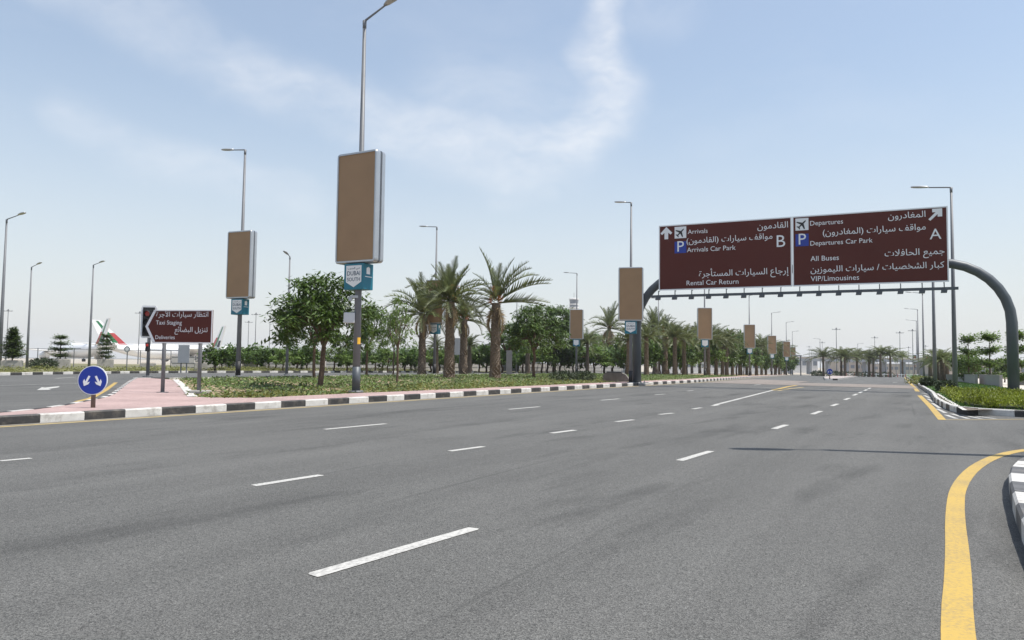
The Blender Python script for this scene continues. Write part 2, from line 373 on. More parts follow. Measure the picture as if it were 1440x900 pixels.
def ribbon(name, path, w, dz, m, parent):
    path = [Vector(p) for p in dense(path, 2.5)]; lft, rgt = [], []
    for i, p in enumerate(path):
        t = (path[min(i + 1, len(path) - 1)] - path[max(i - 1, 0)]).normalized(); n = Vector((-t.y, t.x))
        lft.append(p + n * w / 2); rgt.append(p - n * w / 2)
    b = MB(); n = len(path)
    b.add([(p.x, p.y, zg(p.x, p.y) + dz) for p in lft] + [(p.x, p.y, zg(p.x, p.y) + dz) for p in rgt],
          [(n + i, n + i + 1, i + 1, i) for i in range(n - 1)])
    return link(name, b.mesh(name, False, m), parent)
def resample(path, step):
    path = [Vector(p) for p in path]; out = [path[0]]; i = 0; cur = path[0]; left = step
    while i < len(path) - 1:
        d = (path[i + 1] - cur).length
        if d < left: left -= d; i += 1; cur = path[i]
        else: cur = cur + (path[i + 1] - cur).normalized() * left; out.append(cur); left = step
    return out
def stone_mesh(m, key):
    def fn(b):
        # kerb stone along x, face at y=0, back at y=.16, chamfered top front edge
        L, w, h, c = .988, .16, .205, .03
        for x in (0,):
            prof = [(0, -.06), (0, h - c), (c * .8, h), (w, h), (w, -.06)]
            n = len(prof); vs = [(-L / 2, p[0], p[1]) for p in prof] + [(L / 2, p[0], p[1]) for p in prof]
            b.add(vs, [tuple(range(n)), tuple(range(2 * n - 1, n - 1, -1))] + [(i, (i + 1) % n, (i + 1) % n + n, i + n) for i in range(n)])
    return cm(key, fn, m)
def white_top(me):
    if 'kerb_white_top' not in CACHE:
        m = me.copy(); m.materials.append(KW)
        for p in m.polygons:
            if p.normal.z > .9: p.material_index = 1
        CACHE['kerb_white_top'] = m
    return CACHE['kerb_white_top']
def kerb(path, step=1.0, first=0, flip=1, maxs=1e9, name='kerb', mats=None):
    """a line of kerb stones, alternately black and white; path keeps the planted side on its left when flip is 1"""
    pts = resample(path, step); root = thing(name, (pts[0].x, pts[0].y, zg(*pts[0]))); root['kind'] = 'structure'
    W_, B_ = stone_mesh(KW, 'kerb_stone_white'), stone_mesh(KB, 'kerb_stone_black')
    if mats: B_ = white_top(B_) if mats[1] is KB else stone_mesh(mats[1], 'kerb_stone_worn')
    far = {0: MB(), 1: MB()}
    for i, (a, b) in enumerate(zip(pts, pts[1:])):
        mid = (a + b) / 2; d = b - a; ang = math.atan2(d.y, d.x); z = zg(mid.x, mid.y); k = (i + first) % 2
        zt = (zg(b.x, b.y) - zg(a.x, a.y)) / d.length
        if toST(mid)[0] < maxs:
            o = link('kerb_stone', (W_, B_)[k], root, Vector((mid.x, mid.y, z)) - root.location)
            o.rotation_euler = (R_.uniform(-.006, .006), -zt, ang + (0 if flip == 1 else PI) + R_.uniform(-.006, .006)); o.scale = (d.length, 1, 1 + R_.uniform(-.02, .02))
            if flip != 1: o.rotation_euler[1] = zt
        else:
            n = Vector((-d.y, d.x)).normalized() * .08 * flip
            far[k].box((mid.x + n.x - root.location.x, mid.y + n.y - root.location.y, z + .08 - root.location.z), (d.length * .988, .16, .25), ang)
    for k in (0, 1):
        if far[k].v:
            o = link('far_kerb_stones', far[k].mesh('far_kerb_stones', False, (KW, KB)[k]), root); o['kind'] = 'stuff'
    return root
def text_mesh(s, m, key=None):
    k = ('text', s, m.name)
    if k in CACHE: return CACHE[k]
    c = bpy.data.curves.new('lettering', 'FONT'); c.body = s; c.resolution_u = 3; c.size = 1; c.offset = .012 if m is NAVYT else 0
    o = bpy.data.objects.new('tmp_text', c); C.objects.link(o); bpy.context.view_layer.update()
    me = bpy.data.meshes.new_from_object(o.evaluated_get(bpy.context.evaluated_depsgraph_get()))
    bpy.data.objects.remove(o); me.name = 'lettering'; me.materials.clear(); me.materials.append(m)
    xs = [v.co.x for v in me.vertices]; ys = [v.co.y for v in me.vertices]; x0, x1 = min(xs), max(xs)
    for v in me.vertices: v.co = (v.co.x - x0, 0, v.co.y)
    me['w'] = x1 - x0; CACHE[k] = me
    return me
# Arabic letters in their joined shapes, written right to left
AR = {'ا': ('FE8D', 'FE8E'), 'أ': ('FE83', 'FE84'), 'إ': ('FE87', 'FE88'), 'ة': ('FE93', 'FE94'), 'د': ('FEA9', 'FEAA'), 'ر': ('FEAD', 'FEAE'), 'ز': ('FEAF', 'FEB0'), 'و': ('FEED', 'FEEE')}
for ch, b_ in (('ب', 0xFE8F), ('ت', 0xFE95), ('ج', 0xFE9D), ('ح', 0xFEA1), ('خ', 0xFEA5), ('س', 0xFEB1), ('ش', 0xFEB5), ('ص', 0xFEB9), ('ض', 0xFEBD), ('ط', 0xFEC1), ('ظ', 0xFEC5),
               ('ع', 0xFEC9), ('غ', 0xFECD), ('ف', 0xFED1), ('ق', 0xFED5), ('ك', 0xFED9), ('ل', 0xFEDD), ('م', 0xFEE1), ('ن', 0xFEE5), ('ه', 0xFEE9), ('ي', 0xFEF1), ('ئ', 0xFE89)):
    AR[ch] = tuple('%X' % (b_ + i) for i in (0, 1, 3, 2))     # isolated, final, medial, initial
def arabic(s):
    out = []; s = s.replace('لا', '\ue000').replace('لأ', '\ue001')
    AR['\ue000'] = ('FEFB', 'FEFC'); AR['\ue001'] = ('FEF7', 'FEF8')
    for i, ch in enumerate(s):
        if ch not in AR: out.append({'(': ')', ')': '('}.get(ch, ch)); continue
        pj = i > 0 and s[i - 1] in AR and len(AR[s[i - 1]]) == 4
        nj = len(AR[ch]) == 4 and i + 1 < len(s) and s[i + 1] in AR
        k = (2 if pj else 3) if nj else (1 if pj else 0)
        out.append(chr(int(AR[ch][k], 16)))
    return ''.join(reversed(out))
def put_text(s, m, parent, x0, x1, zbase, y, hscale=1.0):
    me = text_mesh(s, m); o = link('lettering', me, parent, (x0, y, zbase)); k = (x1 - x0) / me['w']; o.scale = (k, 1, k * hscale); return o

# ------------------------------------------------------------------ ground, roads, islands
far = 1500
sheet('ground', [ST(-far, -far), ST(far, -far), ST(far, far), ST(-far, far)], -.16, mat('desert sand', (.40, .355, .29), .95, .15, .02, .3, 3))
# kerb lines, read off where they stand
main_k = [ST(5.2, 17.9), ST(6.6, 17.45), ST(8, 17.4), ST(20, 17.4), ST(60, 17.4)] + [GX(1030, 533.6), GX(1060, 531.2), GX(1090, 529.2), GX(1112, 527.8)]
rear_k = [ST(28.3, 43.6), ST(30, 42.6), ST(34, 42.2), ST(48, 42.3), ST(62, 42.4), ST(78, 42.6), ST(110, 44), ST(150, 48), ST(200, 55)]
back_k = [ST(5.2, 17.9), GX(0, 580, .2), GX(83, 570, .2), GX(110, 564.6, .2), GX(150, 557, .2), GX(166, 545.5, .2), GX(181, 535.3, .2), GX(190, 531.2, .2)]
s_far, t_far = toST(main_k[-1])
road_right = [GX(1334, 578), GX(1309, 556), GX(1302, 551), GX(1293, 545), GX(1283, 536), GX(1274, 528.8), GX(1268, 526.4)]
rr2 = [tuple(Vector(p) - LT * .3) for p in road_right]
asph_pts = [ST(-30, -70), ST(27.4, -70), ST(27.4, -2)] + rr2 + [ST(330, 42), ST(330, 120), ST(150, 85), ST(59, 63), ST(49, 64.5), ST(42, 65.5), ST(34, 63.6), ST(28, 61), ST(10, 56), ST(-30, 50)]
road = sheet('road', dense(asph_pts, 25, True), 0, ASPH)
# median: block paving band along the kerb, planted soil behind
pave_in = [GX(271, 557.5, .2), GX(300, 558.6, .2), GX(360, 559.2, .2), ST(22, 19.7), ST(28.3, 19.3), ST(42.8, 19.2), ST(62, 19.2)]
mk2 = [tuple(Vector(p) + LT * .16) for p in main_k]
bk_in = back_k[1:]
sheet('pavement', dense(mk2[1:6] + [pave_in[-1]] + pave_in[::-1][1:] + [GX(247, 533.9, .2)] + [ST(28.9, 43.0)] + bk_in[::-1] , 4, True), .192, PINK)
far_pave_in = [ST(62, 19.2)] + [tuple(Vector(p) + LT * 2.0) for p in main_k[5:]]
sheet('pavement', dense(mk2[4:] + far_pave_in[::-1], 4, True), .188, PINK)
soil_pts = [GX(247, 533.9, .2)] + pave_in + far_pave_in[1:] + [ST(s_far + 60, t_far + 12), ST(200, 54.8), ST(150, 47.8), ST(110, 43.8), ST(78, 42.4), ST(62, 42.2), ST(34, 42.0), ST(29.5, 42.6)]
sheet('planting_soil', dense(soil_pts, 4, True), .10, SOIL)
ribbon('edging_strip', [GX(247, 533.7, .2), GX(258, 543, .2), GX(271, 557.6, .2)], .32, .205, CONCL, None)['kind'] = 'structure'
kerb(main_k, 1.0, 0, 1, 92); kerb(rear_k, 1.0, 0, -1, 92)
kerb(smooth_path(back_k, 1), .8, 1, -1)
# verge beyond the far carriageway
verge_k = [ST(12, 56.5), ST(20, 58.3), ST(28.5, 60.2), ST(35, 62.5), ST(42.5, 64.2), ST(49.5, 63.4), ST(59, 61.6), ST(72, 61.2), ST(100, 64)]
kerb(smooth_path(verge_k, 1), 1.0, 1, 1, 80)
vk = smooth_path(verge_k, 1); vk_in = [tuple(Vector(p) + LT * .15) for p in vk]
sheet('verge', dense(vk_in + [ST(330, 110), ST(330, 200), ST(-60, 160), ST(-60, 56)], 12, True), .12, mat('dry verge grass', (.165, .155, .075), .95, .35, .5, .6, 20))

# right hand island
ck = [GX(1268, 526.4), GX(1274, 528.8), GX(1283, 536), GX(1293, 545), GX(1302, 551), GX(1309, 556), ST(36, .2)] + smooth_path([ST(31, -.12), ST(28.6, -.35), ST(27.75, -.75), ST(27.35, -1.5), ST(27.12, -2.6), ST(26.9, -4.5)], 2) + [ST(26.6, -8), ST(26.2, -22)]
kerb(ck, 1.0, 1, 1, 110, mats=(KW, KB))
cv = [Vector(p) for p in ck]; inw = []
for i in range(len(cv)):
    t_ = (cv[min(i + 1, len(cv) - 1)] - cv[max(i - 1, 0)]).normalized(); inw.append((-t_.y, t_.x))
ck_in = [tuple(Vector(p) + Vector(q) * .15) for p, q in zip(ck, inw)]
wall_base = [GX(1302, 532, .12), GX(1345, 536.5, .12), GX(1408, 544, .12)]
lawn_pts = ck_in + [ST(46, -22)] + [GX(1440, 549, .12), GX(1408, 545, .12), GX(1345, 537, .12), GX(1302, 532, .12), GX(1285, 525.4, .12)]
sheet('lawn', dense(lawn_pts, 5, True), .14, GRASSM)
sheet('forecourt', dense([GX(1285, 525.2, .12), GX(1302, 531.6, .12), GX(1345, 536.2, .12), GX(1408, 544, .12), GX(1440, 548, .12), ST(46.2, -22), ST(46, -90), ST(230, -90), ST(230, 8)], 15, True), .10, mat('pale forecourt paving', (.52, .47, .41), .85, .08, .4, .1, 20))
# gravel strip and pale edging between kerb and hedge
edge_in = [GX(1318, 553.4, .2), GX(1332, 562, .2), GX(1345, 569.5, .2), GX(1357, 576.5, .2), GX(1400, 580.8, .2), GX(1445, 583, .2)]
gv = ck_in[5:21] + edge_in[3::-1]
sheet('gravel_strip', gv, .19, GRAVEL)
ribbon('edging_strip', edge_in[:4], .12, .2, CONCL, None)['kind'] = 'structure'

# near right corner island
dk = [ST(4, -.60), ST(7.3, -.58), ST(9.2, -.63), ST(10.9, -.70), ST(12.1, -.82), ST(13.2, -1.02), ST(14.6, -1.5), ST(16, -2.0), ST(16.6, -3.5), ST(16.6, -12)]
kerb(smooth_path(dk, 2), .78, 0, -1, mats=(KW, KBW))
dki = [tuple(Vector(p) - LT * .15) for p in smooth_path(dk[:6], 1)] + [ST(14.4, -1.68), ST(15.85, -2.2), ST(16.42, -3.6), ST(16.4, -12)]
sheet('gravel_bed', dki + [ST(4, -12)], .17, GRAVEL)

# far splitter island
isl = [GX(1160, 534.5), GX(1178, 534.8), GX(1205, 530), GX(1232, 525.6), GX(1222, 524.4), GX(1180, 527), GX(1158, 531)]
sheet('pavement', isl, .17, paving_mat('pale splitter paving', (.40, .345, .32), (.36, .31, .285), (.25, .21, .19)))
kerb(dense(isl + [isl[0]], 1), 1.0, 0, 1, -1)

# road markings: parts of the road
ribbon('gutter_dust', [ST(5, 17.22), ST(20, 17.22), ST(60, 17.22)], .3, .0075, mat('gutter sand', (.20, .18, .145), .95, .35, 1.5), road)
ribbon('edge_line', [ST(-6, 16.95), ST(5, 17.0), ST(20, 17.02), ST(60, 17.02)] + [tuple(Vector(p) - LT * .38) for p in main_k[5:]], .16, .004, CREAM_LINE, road)
def dash_mesh(L, w, m, key):
    def fn(b):
        pts = [(-L / 2, -w / 2), (-L / 2 + .015, -w / 2 - .005), (L / 2 - .02, -w / 2), (L / 2, -w / 2 + .02), (L / 2 - .01, w / 2), (-L / 2 + .02, w / 2 + .003), (-L / 2 + .004, w / 2 - .02)]
        b.add([(x, y, 0) for x, y in pts], [tuple(range(len(pts)))])
    return cm(key, fn, m)
def dash(s, t, L, w=.125):
    x, y = ST(s, t); o = link('lane_dash', dash_mesh(L, w, WHITE_LINE, ('lane_dash', L, w)), road, (x, y, zg(x, y) + .005), RD_ANG)
    o.rotation_euler = (0, math.atan((zs(s - .5) - zs(s + .5))), RD_ANG)
def dash_px(p, q, w=.125):
    a, b = Vector(GX(*p)), Vector(GX(*q)); L = (b - a).length; m_ = (a + b) / 2; d = b - a
    s = toST(m_)[0]; o = link('lane_dash', dash_mesh(1.0, w, WHITE_LINE, ('lane_dash', 1.0, w)), road, (m_.x, m_.y, zg(m_.x, m_.y) + .005))
    o.scale = (L, 1, 1); o.rotation_euler = (0, math.atan((zs(s - .5) - zs(s + .5))), math.atan2(d.y, d.x))
dash_px((438, 810), (668, 743), .125)
for p, q in [((955, 648), (1000, 634.6)), ((1088, 603.3), (1106, 597.6)), ((1142, 582.7), (1154.5, 578.2)), ((1169.5, 571), (1178, 568)), ((1187.6, 562.4), (1194.6, 559.8)),
             ((1200, 556.2), (1205, 554)), ((1208, 552.8), (1212.4, 550.8)), ((1215.5, 549.5), (1219.2, 547.8)), ((1221, 547), (1224, 545.6)),
             ((356, 683.3), (452, 668.3)), ((632, 634.6), (680, 628.2)), ((775, 609.3), (809, 605)), ((866, 593.2), (891, 590.4)), ((927, 583), (947, 581)), ((974, 575.3), (986, 573.4)), ((1001, 571), (1011, 569.3)),
             ((0, 648.5), (44, 644.6)), ((456, 604), (543, 596)), ((715, 575.8), (759, 572)), ((845, 563), (871, 560.8)), ((920.5, 555.3), (935, 554.2)), ((966, 550), (975, 549.2)), ((1060, 541.6), (1075, 540)),
             ((1255, 538.2), (1262, 537.6))]:
    dash_px(p, q, .15 if p[1] < 620 else .125)
ribbon('lane_line', [GX(1005, 569.6), GX(1047, 559), GX(1087, 548.8)], .16, .005, WHITE_LINE, road)
ribbon('lane_line', [GX(1087, 548.8), GX(1110, 543.5), GX(1134, 540)], .28, .0085, YEL_LINE, road)
ribbon('lane_line', [GX(1094, 549.5), GX(1112, 546.5), GX(1130, 544.6)], .16, .005, CREAM_LINE, road)
ribbon('edge_line', smooth_path([ST(1.5, -.105), ST(4.9, -.055), ST(6.5, -.10), ST(9, -.11), ST(11.0, -.18), ST(13.4, -.46), ST(15.6, -.95), ST(17.0, -1.6), ST(18.2, -3), ST(18.8, -6), ST(18.8, -14)], 2), .17, .004, YEL_LINE, road)
ribbon('edge_line', [GX(1325, 590.5), GX(1309, 572), GX(1293, 556.2)], .2, .004, YEL_LINE, road)
ribbon('edge_line', [GX(1290.5, 550.5), GX(1281, 540), GX(1272, 530.5)], .24, .004, YEL_LINE, road)
ribbon('edge_line', [GX(1325, 590.6), GX(1370, 590.6), GX(1440, 589.8)], .09, .0085, CREAM_LINE, road)
for a, b_ in [((1330, 583.5), (1345, 588.8)), ((1338, 582), (1362, 588.9)), ((1352, 583.6), (1380, 589)), ((1372, 585.5), (1400, 589)), ((1296, 552.8), (1311, 555.2)), ((1300, 556.2), (1307, 559.5)), ((1305, 561), (1314, 566)), ((1311, 567), (1322, 574)), ((1318, 575), (1330, 581))]:
    ribbon('hatch_line', [GX(*a), GX(*b_)], .12, .005, WHITE_LINE, road)
# side road on the left
ribbon('lane_line', [GX(-40, 542.6), GX(0, 542.2), GX(50, 540.8), GX(110, 539.4), GX(150, 538)], .16, .005, WHITE_LINE, road)
ribbon('edge_line', [GX(108, 565), GX(128, 560), GX(148, 549), GX(163, 538)], .2, .005, YEL_LINE, road)
ar = [(52, 548.5), (59, 544.6), (63, 545.2), (84, 543.2), (82, 544.9), (68, 547), (72, 548.2)]
sheet('lane_arrow', [GX(*p) for p in ar], .005, WHITE_LINE, None, road)
ribbon('lane_line', [GX(78, 532.2), GX(105, 530.4)], .16, .005, WHITE_LINE, road)
# raised beige crossing beyond the gantry
sheet('crossing', dense([ST(58, 1.35), ST(60, 16.8), ST(71, 16.8), ST(70, 2.1)], 4, True), .0125, BEIGE)
sheet('crossing', dense([GX(1000, 537.2), GX(1100, 540.4), GX(1140, 536.6), GX(1060, 533.4)], 4, True), .016, BEIGE)

# ------------------------------------------------------------------ lamp posts with billboards
HP = 15.2
def b_pole(H, r0_, r1_):
    def fn(b): b.tube([(0, 0, -.05), (0, 0, H * .35), (0, 0, H)], [r0_, (r0_ * .7 + r1_ * .3), r1_], 14); b.tube([(0, 0, -.05), (0, 0, .05)], [r0_ * 1.9, r0_ * 1.9], 12)
    return fn
def b_band(r):
    def fn(b): b.tube([(0, 0, .05), (0, 0, 1.0)], [r * 1.05, r * 1.03], 14)
    return fn
def b_arm(H, L, rise):
    def fn(b): b.tube([(0, 0, H - .35), (0, 0, H - .02)], [.075, .085], 10); b.tube([(0, 0, H - .05), (.05, 0, H), (L, 0, H + rise)], [.05, .045, .035], 8)
    return fn
def b_head(H, L, rise):
    a = math.atan2(rise, L)
    def fn(b):
        sec = [(0, .07, .06), (.15, .14, .08), (.5, .19, .10), (.85, .17, .085), (1.0, .09, .05)]; n = 10; vs = []
        for x, w, h in sec:
            for k in range(n):
                q = 2 * PI * k / n; y = w * math.cos(q); z = h * math.sin(q) * (1 if math.sin(q) > 0 else .6); xx = L - .05 + x * 1.05
                vs.append((xx * math.cos(a), y, H + .02 + xx * math.sin(a) * 1.0 + z))
        fs = [(i * n + k, i * n + (k + 1) % n, (i + 1) * n + (k + 1) % n, (i + 1) * n + k) for i in range(len(sec) - 1) for k in range(n)]
        fs += [tuple(range(n)), tuple((len(sec) - 1) * n + k for k in range(n))]; b.add(vs, fs)
    return fn
BW, BH, BT, B0 = 2.06, 4.52, .58, 5.15
def rr(w, h, r, n=4):
    out = []
    for cx, cy, a0 in ((w / 2 - r, h / 2 - r, 0), (-w / 2 + r, h / 2 - r, PI / 2), (-w / 2 + r, -h / 2 + r, PI), (w / 2 - r, -h / 2 + r, 1.5 * PI)):
        for k in range(n + 1): out.append((cx + r * math.cos(a0 + k * PI / 2 / n), cy + r * math.sin(a0 + k * PI / 2 / n)))
    return out
def b_bframe(b):
    zc = BH / 2
    for sgn in (-1, 1):
        # each half: a rim that runs round the panel, rounded outside
        o = rr(BW, BH, .13); i_ = rr(BW - .19, BH - .19, .04); n = len(o); e = rr(BW - .06, BH - .06, .11)
        y_out, y_mid, y_in = sgn * BT / 2, sgn * (BT / 2 - .05), sgn * .06
        vs = [(p[0], y_in, p[1] + zc) for p in o] + [(p[0], y_mid, p[1] + zc) for p in o] + [(p[0], y_out, p[1] + zc) for p in e] + [(p[0], y_out, p[1] + zc) for p in i_] + [(p[0], y_mid + sgn * .0, p[1] + zc) for p in i_]
        fs = []
        for L in range(4):
            for k in range(n): fs.append((L * n + k, L * n + (k + 1) % n, (L + 1) * n + (k + 1) % n, (L + 1) * n + k))
        fs.append(tuple(range(n))); b.add(vs, fs)
    b.box((0, 0, zc), (BW - .16, .13, BH - .16))
def b_bpanel(b): b.box((0, -BT / 2 + .045, BH / 2), (BW - .192, .03, BH - .192))
def b_badge_box(b): b.box((0, 0, .52), (.98, .6, 1.04), 0, .012)
SHIELD = [(-.39, .96), (.39, .96), (.39, .30), (0, .09), (-.39, .30)]
def b_shield(b): b.prism(SHIELD, -.306, -.300)
def b_shield_side(b): b.add([(.496, -.12, .62), (.496, .10, .62), (.496, .10, .86), (.496, .02, .92), (.496, -.12, .86)], [(0, 1, 2, 3, 4)]); b.add([(.496, -.2, .50), (.496, .22, .50), (.496, .22, .53), (.496, -.2, .53)], [(0, 1, 2, 3)])
FAR_BOARD_TURN = {}
def lamp_post(base, label, H=HP, arm=1.25, rise=.12, arm_dir=None, board=False, band=True, group='street lamp posts', detail=True, r=(.16, .07), sc=1.0, turn=0.0, bandm=BLACK):
    g = thing('lamp_post', base, 0, label, 'lamp post', group); g.scale = (sc, sc, sc)
    link('pole', cm(('pole', H, r), b_pole(H, *r), GREY, True), g)
    if band: link('base_band', cm(('base_band', r, bandm.name), b_band(r[0]), bandm, True), g)
    if arm:
        a = arm_dir if arm_dir is not None else 0
        for k, aa in enumerate(a if isinstance(a, tuple) else (a,)):
            link('arm', cm(('arm', H, arm, rise), b_arm(H, arm, rise), GREY, True), g, (0, 0, 0), aa)
            link('lamp_head', cm(('lamp_head', H, arm, rise), b_head(H, arm, rise), LAMPM, True), g, (0, 0, 0), aa)
    if board:
        rz = RD_ANG - PI / 2 + turn                                    # local x across the road, front towards oncoming traffic
        f = link('billboard', cm('billboard', b_bframe, ALU, False), g, (0, 0, B0), rz)
        link('panel', cm('panel', b_bpanel, TAN), f); link('panel', cm('panel', b_bpanel, TAN), f, (0, 0, 0), PI)
        q = link('badge_box', cm('badge_box', b_badge_box, TEAL), g, (0, 0, B0 - 1.07), rz)
        for k in ((0, PI) if detail else (0,)):
            sh = link('badge', cm('badge', b_shield, WHT), q, (0, 0, 0), k)
        if detail:
            link('side_badge', cm('side_badge', b_shield_side, WHT, fix=False), q)
            for s_, x0, x1, z, h in (('DUBAI', -.33, .33, .565, 1.05), ('SOUTH', -.33, .33, .335, 1.0), (arabic('دبي الجنوب'), -.31, .31, .82, .8)):
                put_text(s_, NAVYT, q, x0, x1, z, -.3085, h)
    return g
to_right = math.atan2(-.5, .866); to_left = to_right + PI
def board_pole(x, h_px, label, arm_dir, **k):
    Y = F_PX * BH / h_px; p = at(x, Y, .17, 505); return lamp_post(p, label, arm_dir=arm_dir, board=True, group='lamp posts carrying tan billboards', **k)
p1 = G(500.5, 551, .19)
lp1 = lamp_post(p1, 'tall grey lamp post with the largest tan billboard and a box on its pole', arm=1.15, rise=.42, sc=1.015, arm_dir=to_right, board=True, group='lamp posts carrying tan billboards', turn=.03, bandm=DKGREY)
def b_cam(b): b.box((0, 0, 0), (.42, .3, .42), 0, .02)
link('control_box', cm('control_box', b_cam, mat('pale grey box', (.55, .56, .57), .5, .05, 3)), lp1, (-.32, -.1, 2.95), .3)
def b_bracket(b): b.box((0, 0, 0), (.42, .1, .06)); b.box((-.2, 0, -.1), (.14, .16, .16), 0, .02); b.tube([(0, 0, -.05), (0, 0, .05)], .16, 12)
link('camera_bracket', cm('camera_bracket', b_bracket, LAMPM), lp1, (-.1, -.05, 3.8), .3)
def b_tape(b):
    pts = [(.15 * math.cos(a * .2 - 1.3), .15 * math.sin(a * .2 - 1.3)) for a in range(6)]; n = len(pts)
    b.add([(x, y, 0) for x, y in pts] + [(x, y, .27) for x, y in pts], [(i, i + 1, n + i + 1, n + i) for i in range(n - 1)])
link('sticker', cm('sticker', b_tape, YTAPE, True, fix=False), lp1, (0, 0, 1.9))
board_pole(340 - 3, 95, 'billboard lamp post rising beside the maroon direction sign', to_left, arm_dir_=None) if False else lamp_post(G(334.5, 529.2, .19), 'tan billboard lamp post at the left, behind the taxi staging sign', arm_dir=to_left + .1, board=True, group='lamp posts carrying tan billboards', rise=.1, arm=1.1, turn=.12, sc=1.09)
lamp_post(at(887, 49.5, .19, 505), 'tan billboard lamp post right beside the left foot of the sign gantry', arm_dir=to_left, rise=.05, turn=.30, board=True, sc=.80, arm=.5, group='lamp posts carrying tan billboards')
board_pole(991, 44.8, 'tan billboard lamp post seen just under the left half of the gantry sign', to_left, detail=False, turn=.42)
board_pole(1054, 33.5, 'second tan billboard lamp post along the median beyond the gantry', to_right, detail=False, turn=.42)
board_pole(1085.5, 26, 'third tan billboard lamp post along the median beyond the gantry', to_right, detail=False, turn=.45)
board_pole(1106, 22, 'fourth tan billboard lamp post beyond the gantry, overlapping the farthest one', to_right, detail=False, turn=.45)
board_pole(1114.5, 18, 'farthest tan billboard lamp post at the end of the median', to_right, detail=False, turn=.45)
lamp_post(at(611, 76, .19), 'billboard lamp post behind the thick double palm crowns', arm_dir=to_left, board=True, group='lamp posts carrying tan billboards', turn=.1)
lamp_post(at(810.5, 112, .19), 'billboard lamp post in front of the control tower, half hidden by umbrella tree', arm_dir=to_left, board=True, detail=False, group='lamp posts carrying tan billboards', turn=.25)
HR = 12.7
def plain(x, yb, ytop, label, adir, dz=.12, Y=None, H=HR, **k):
    p = G(x, yb, dz) if Y is None else at(x, Y, dz)
    h = (yb - ytop) / F_PX * p.y
    return lamp_post(p, label, H=H, arm_dir=adir, sc=h / H, band=False, **k)
plain(1343.5, 547.5, 261, 'tall grey lamp post beside the hedge, crossing the gantry arm at right', to_left, r=(.15, .065))
plain(1315, 541.5, 326, 'second lamp post in the right row, pole half hidden by gantry sign', to_left)
plain(1299.5, 532.5, 412, 'third lamp post in the right row, just below the gantry rail', to_left)
plain(1292, 529, 435, 'fourth lamp post in the right row beside the red signals', to_left)
plain(1290, 527, 451, 'fifth and farthest lamp post in the right row', to_left)
plain(-1, 517, 307, 'lamp post at the very left edge, arm pointing right', to_right, rise=.2, arm=1.9)
plain(37.5, 518.5, 375, 'lamp post between the first two planter trees at left', to_right, rise=.25)
plain(125, 520, 372, 'lamp post standing in front of the striped aircraft tails', to_right, rise=.2)
plain(403, 526.5, 360, 'thin lamp post rising behind the big dark umbrella tree', to_right - 1.2, dz=.19, arm=.5)
plain(726, 524, 421, 'thin lamp post just right of the curved single palm', to_right, Y=120)
plain(926, 523, 416, 'thin lamp post behind the palms right of the gantry foot', to_left, Y=130)
# far lamp posts and mast lights
for x, yt, a, lab in [(1153.5, 472, to_left, 'far lamp post left of the tall cross mast, arm to left'), (1206.5, 478, to_right, 'far lamp post above the middle of the far palms, arm to right'),
                      (1222.5, 484, to_right, 'far lamp post right of palm trio with short arm'), (1245, 481, to_right, 'far lamp post above the slender far palms, arm to right')]:
    plain(x, 523, yt, lab, a, Y=260, group='far lamp posts at the road end')
def b_mast(b): b.tube([(0, 0, 0), (0, 0, 25)], [.28, .12], 8); b.tube([(0, 0, 24.6), (0, 0, 25.6)], [.3, .3], 8)
def b_cross(b): b.box((0, 0, 24.6), (4.2, .25, .16)); [b.box((x, 0, 24.8), (.6, .5, .35)) for x in (-1.9, -.7, .7, 1.9)]
def mast(x, ytop, Y, label, yb=520):
    p = at(x, Y); h = (505.5 + .012 * (x - 720) + 2 + (EYE - p.z) / Y * F_PX - ytop) / F_PX * Y
    g = thing('mast_light', p, 0, label, 'mast light', 'high mast lights of the airport'); k = h / 25; g.scale = (k, k, k)
    link('pole', cm('mast_pole', b_mast, GREY), g); link('lamp_bar', cm('mast_bar', b_cross, LAMPM), g)
for x, yt, Y, lab in [(1176.5, 462, 300, 'tall cross topped mast light above the far blue disc sign'), (1266, 467, 330, 'mast light right of the slender far palms'), (1284, 464, 360, 'mast light close behind the right lamp row'),
                      (1138, 487, 380, 'short mast light left of the far lamp row, pair member farther left'), (1156.5, 481, 380, 'mast light just left of the tall cross mast'), (1230.5, 474, 380, 'thin mast light between the far palm trio and slender palms'), (1278, 488, 420, 'low mast light between the two taller right masts'),
                      (8, 436, 240, 'mast light at far left behind the first planter tree'), (194, 439, 240, 'cross topped mast light left of the traffic signal'), (348, 452, 260, 'cross topped mast light just right of the left billboard pole'), (358, 441, 260, 'tall thin mast light right of the cross topped one'),
                      (1260, 489, 400, 'faint mast light behind the slender palms'), (1141, 492, 420, 'faint mast light beside the far sign gantry'), (1302, 486, 400, 'mast light behind palms right of the lamp row'), (378, 448, 330, 'faint mast light beside the umbrella tree edge')]:
    mast(x, yt, Y, lab)

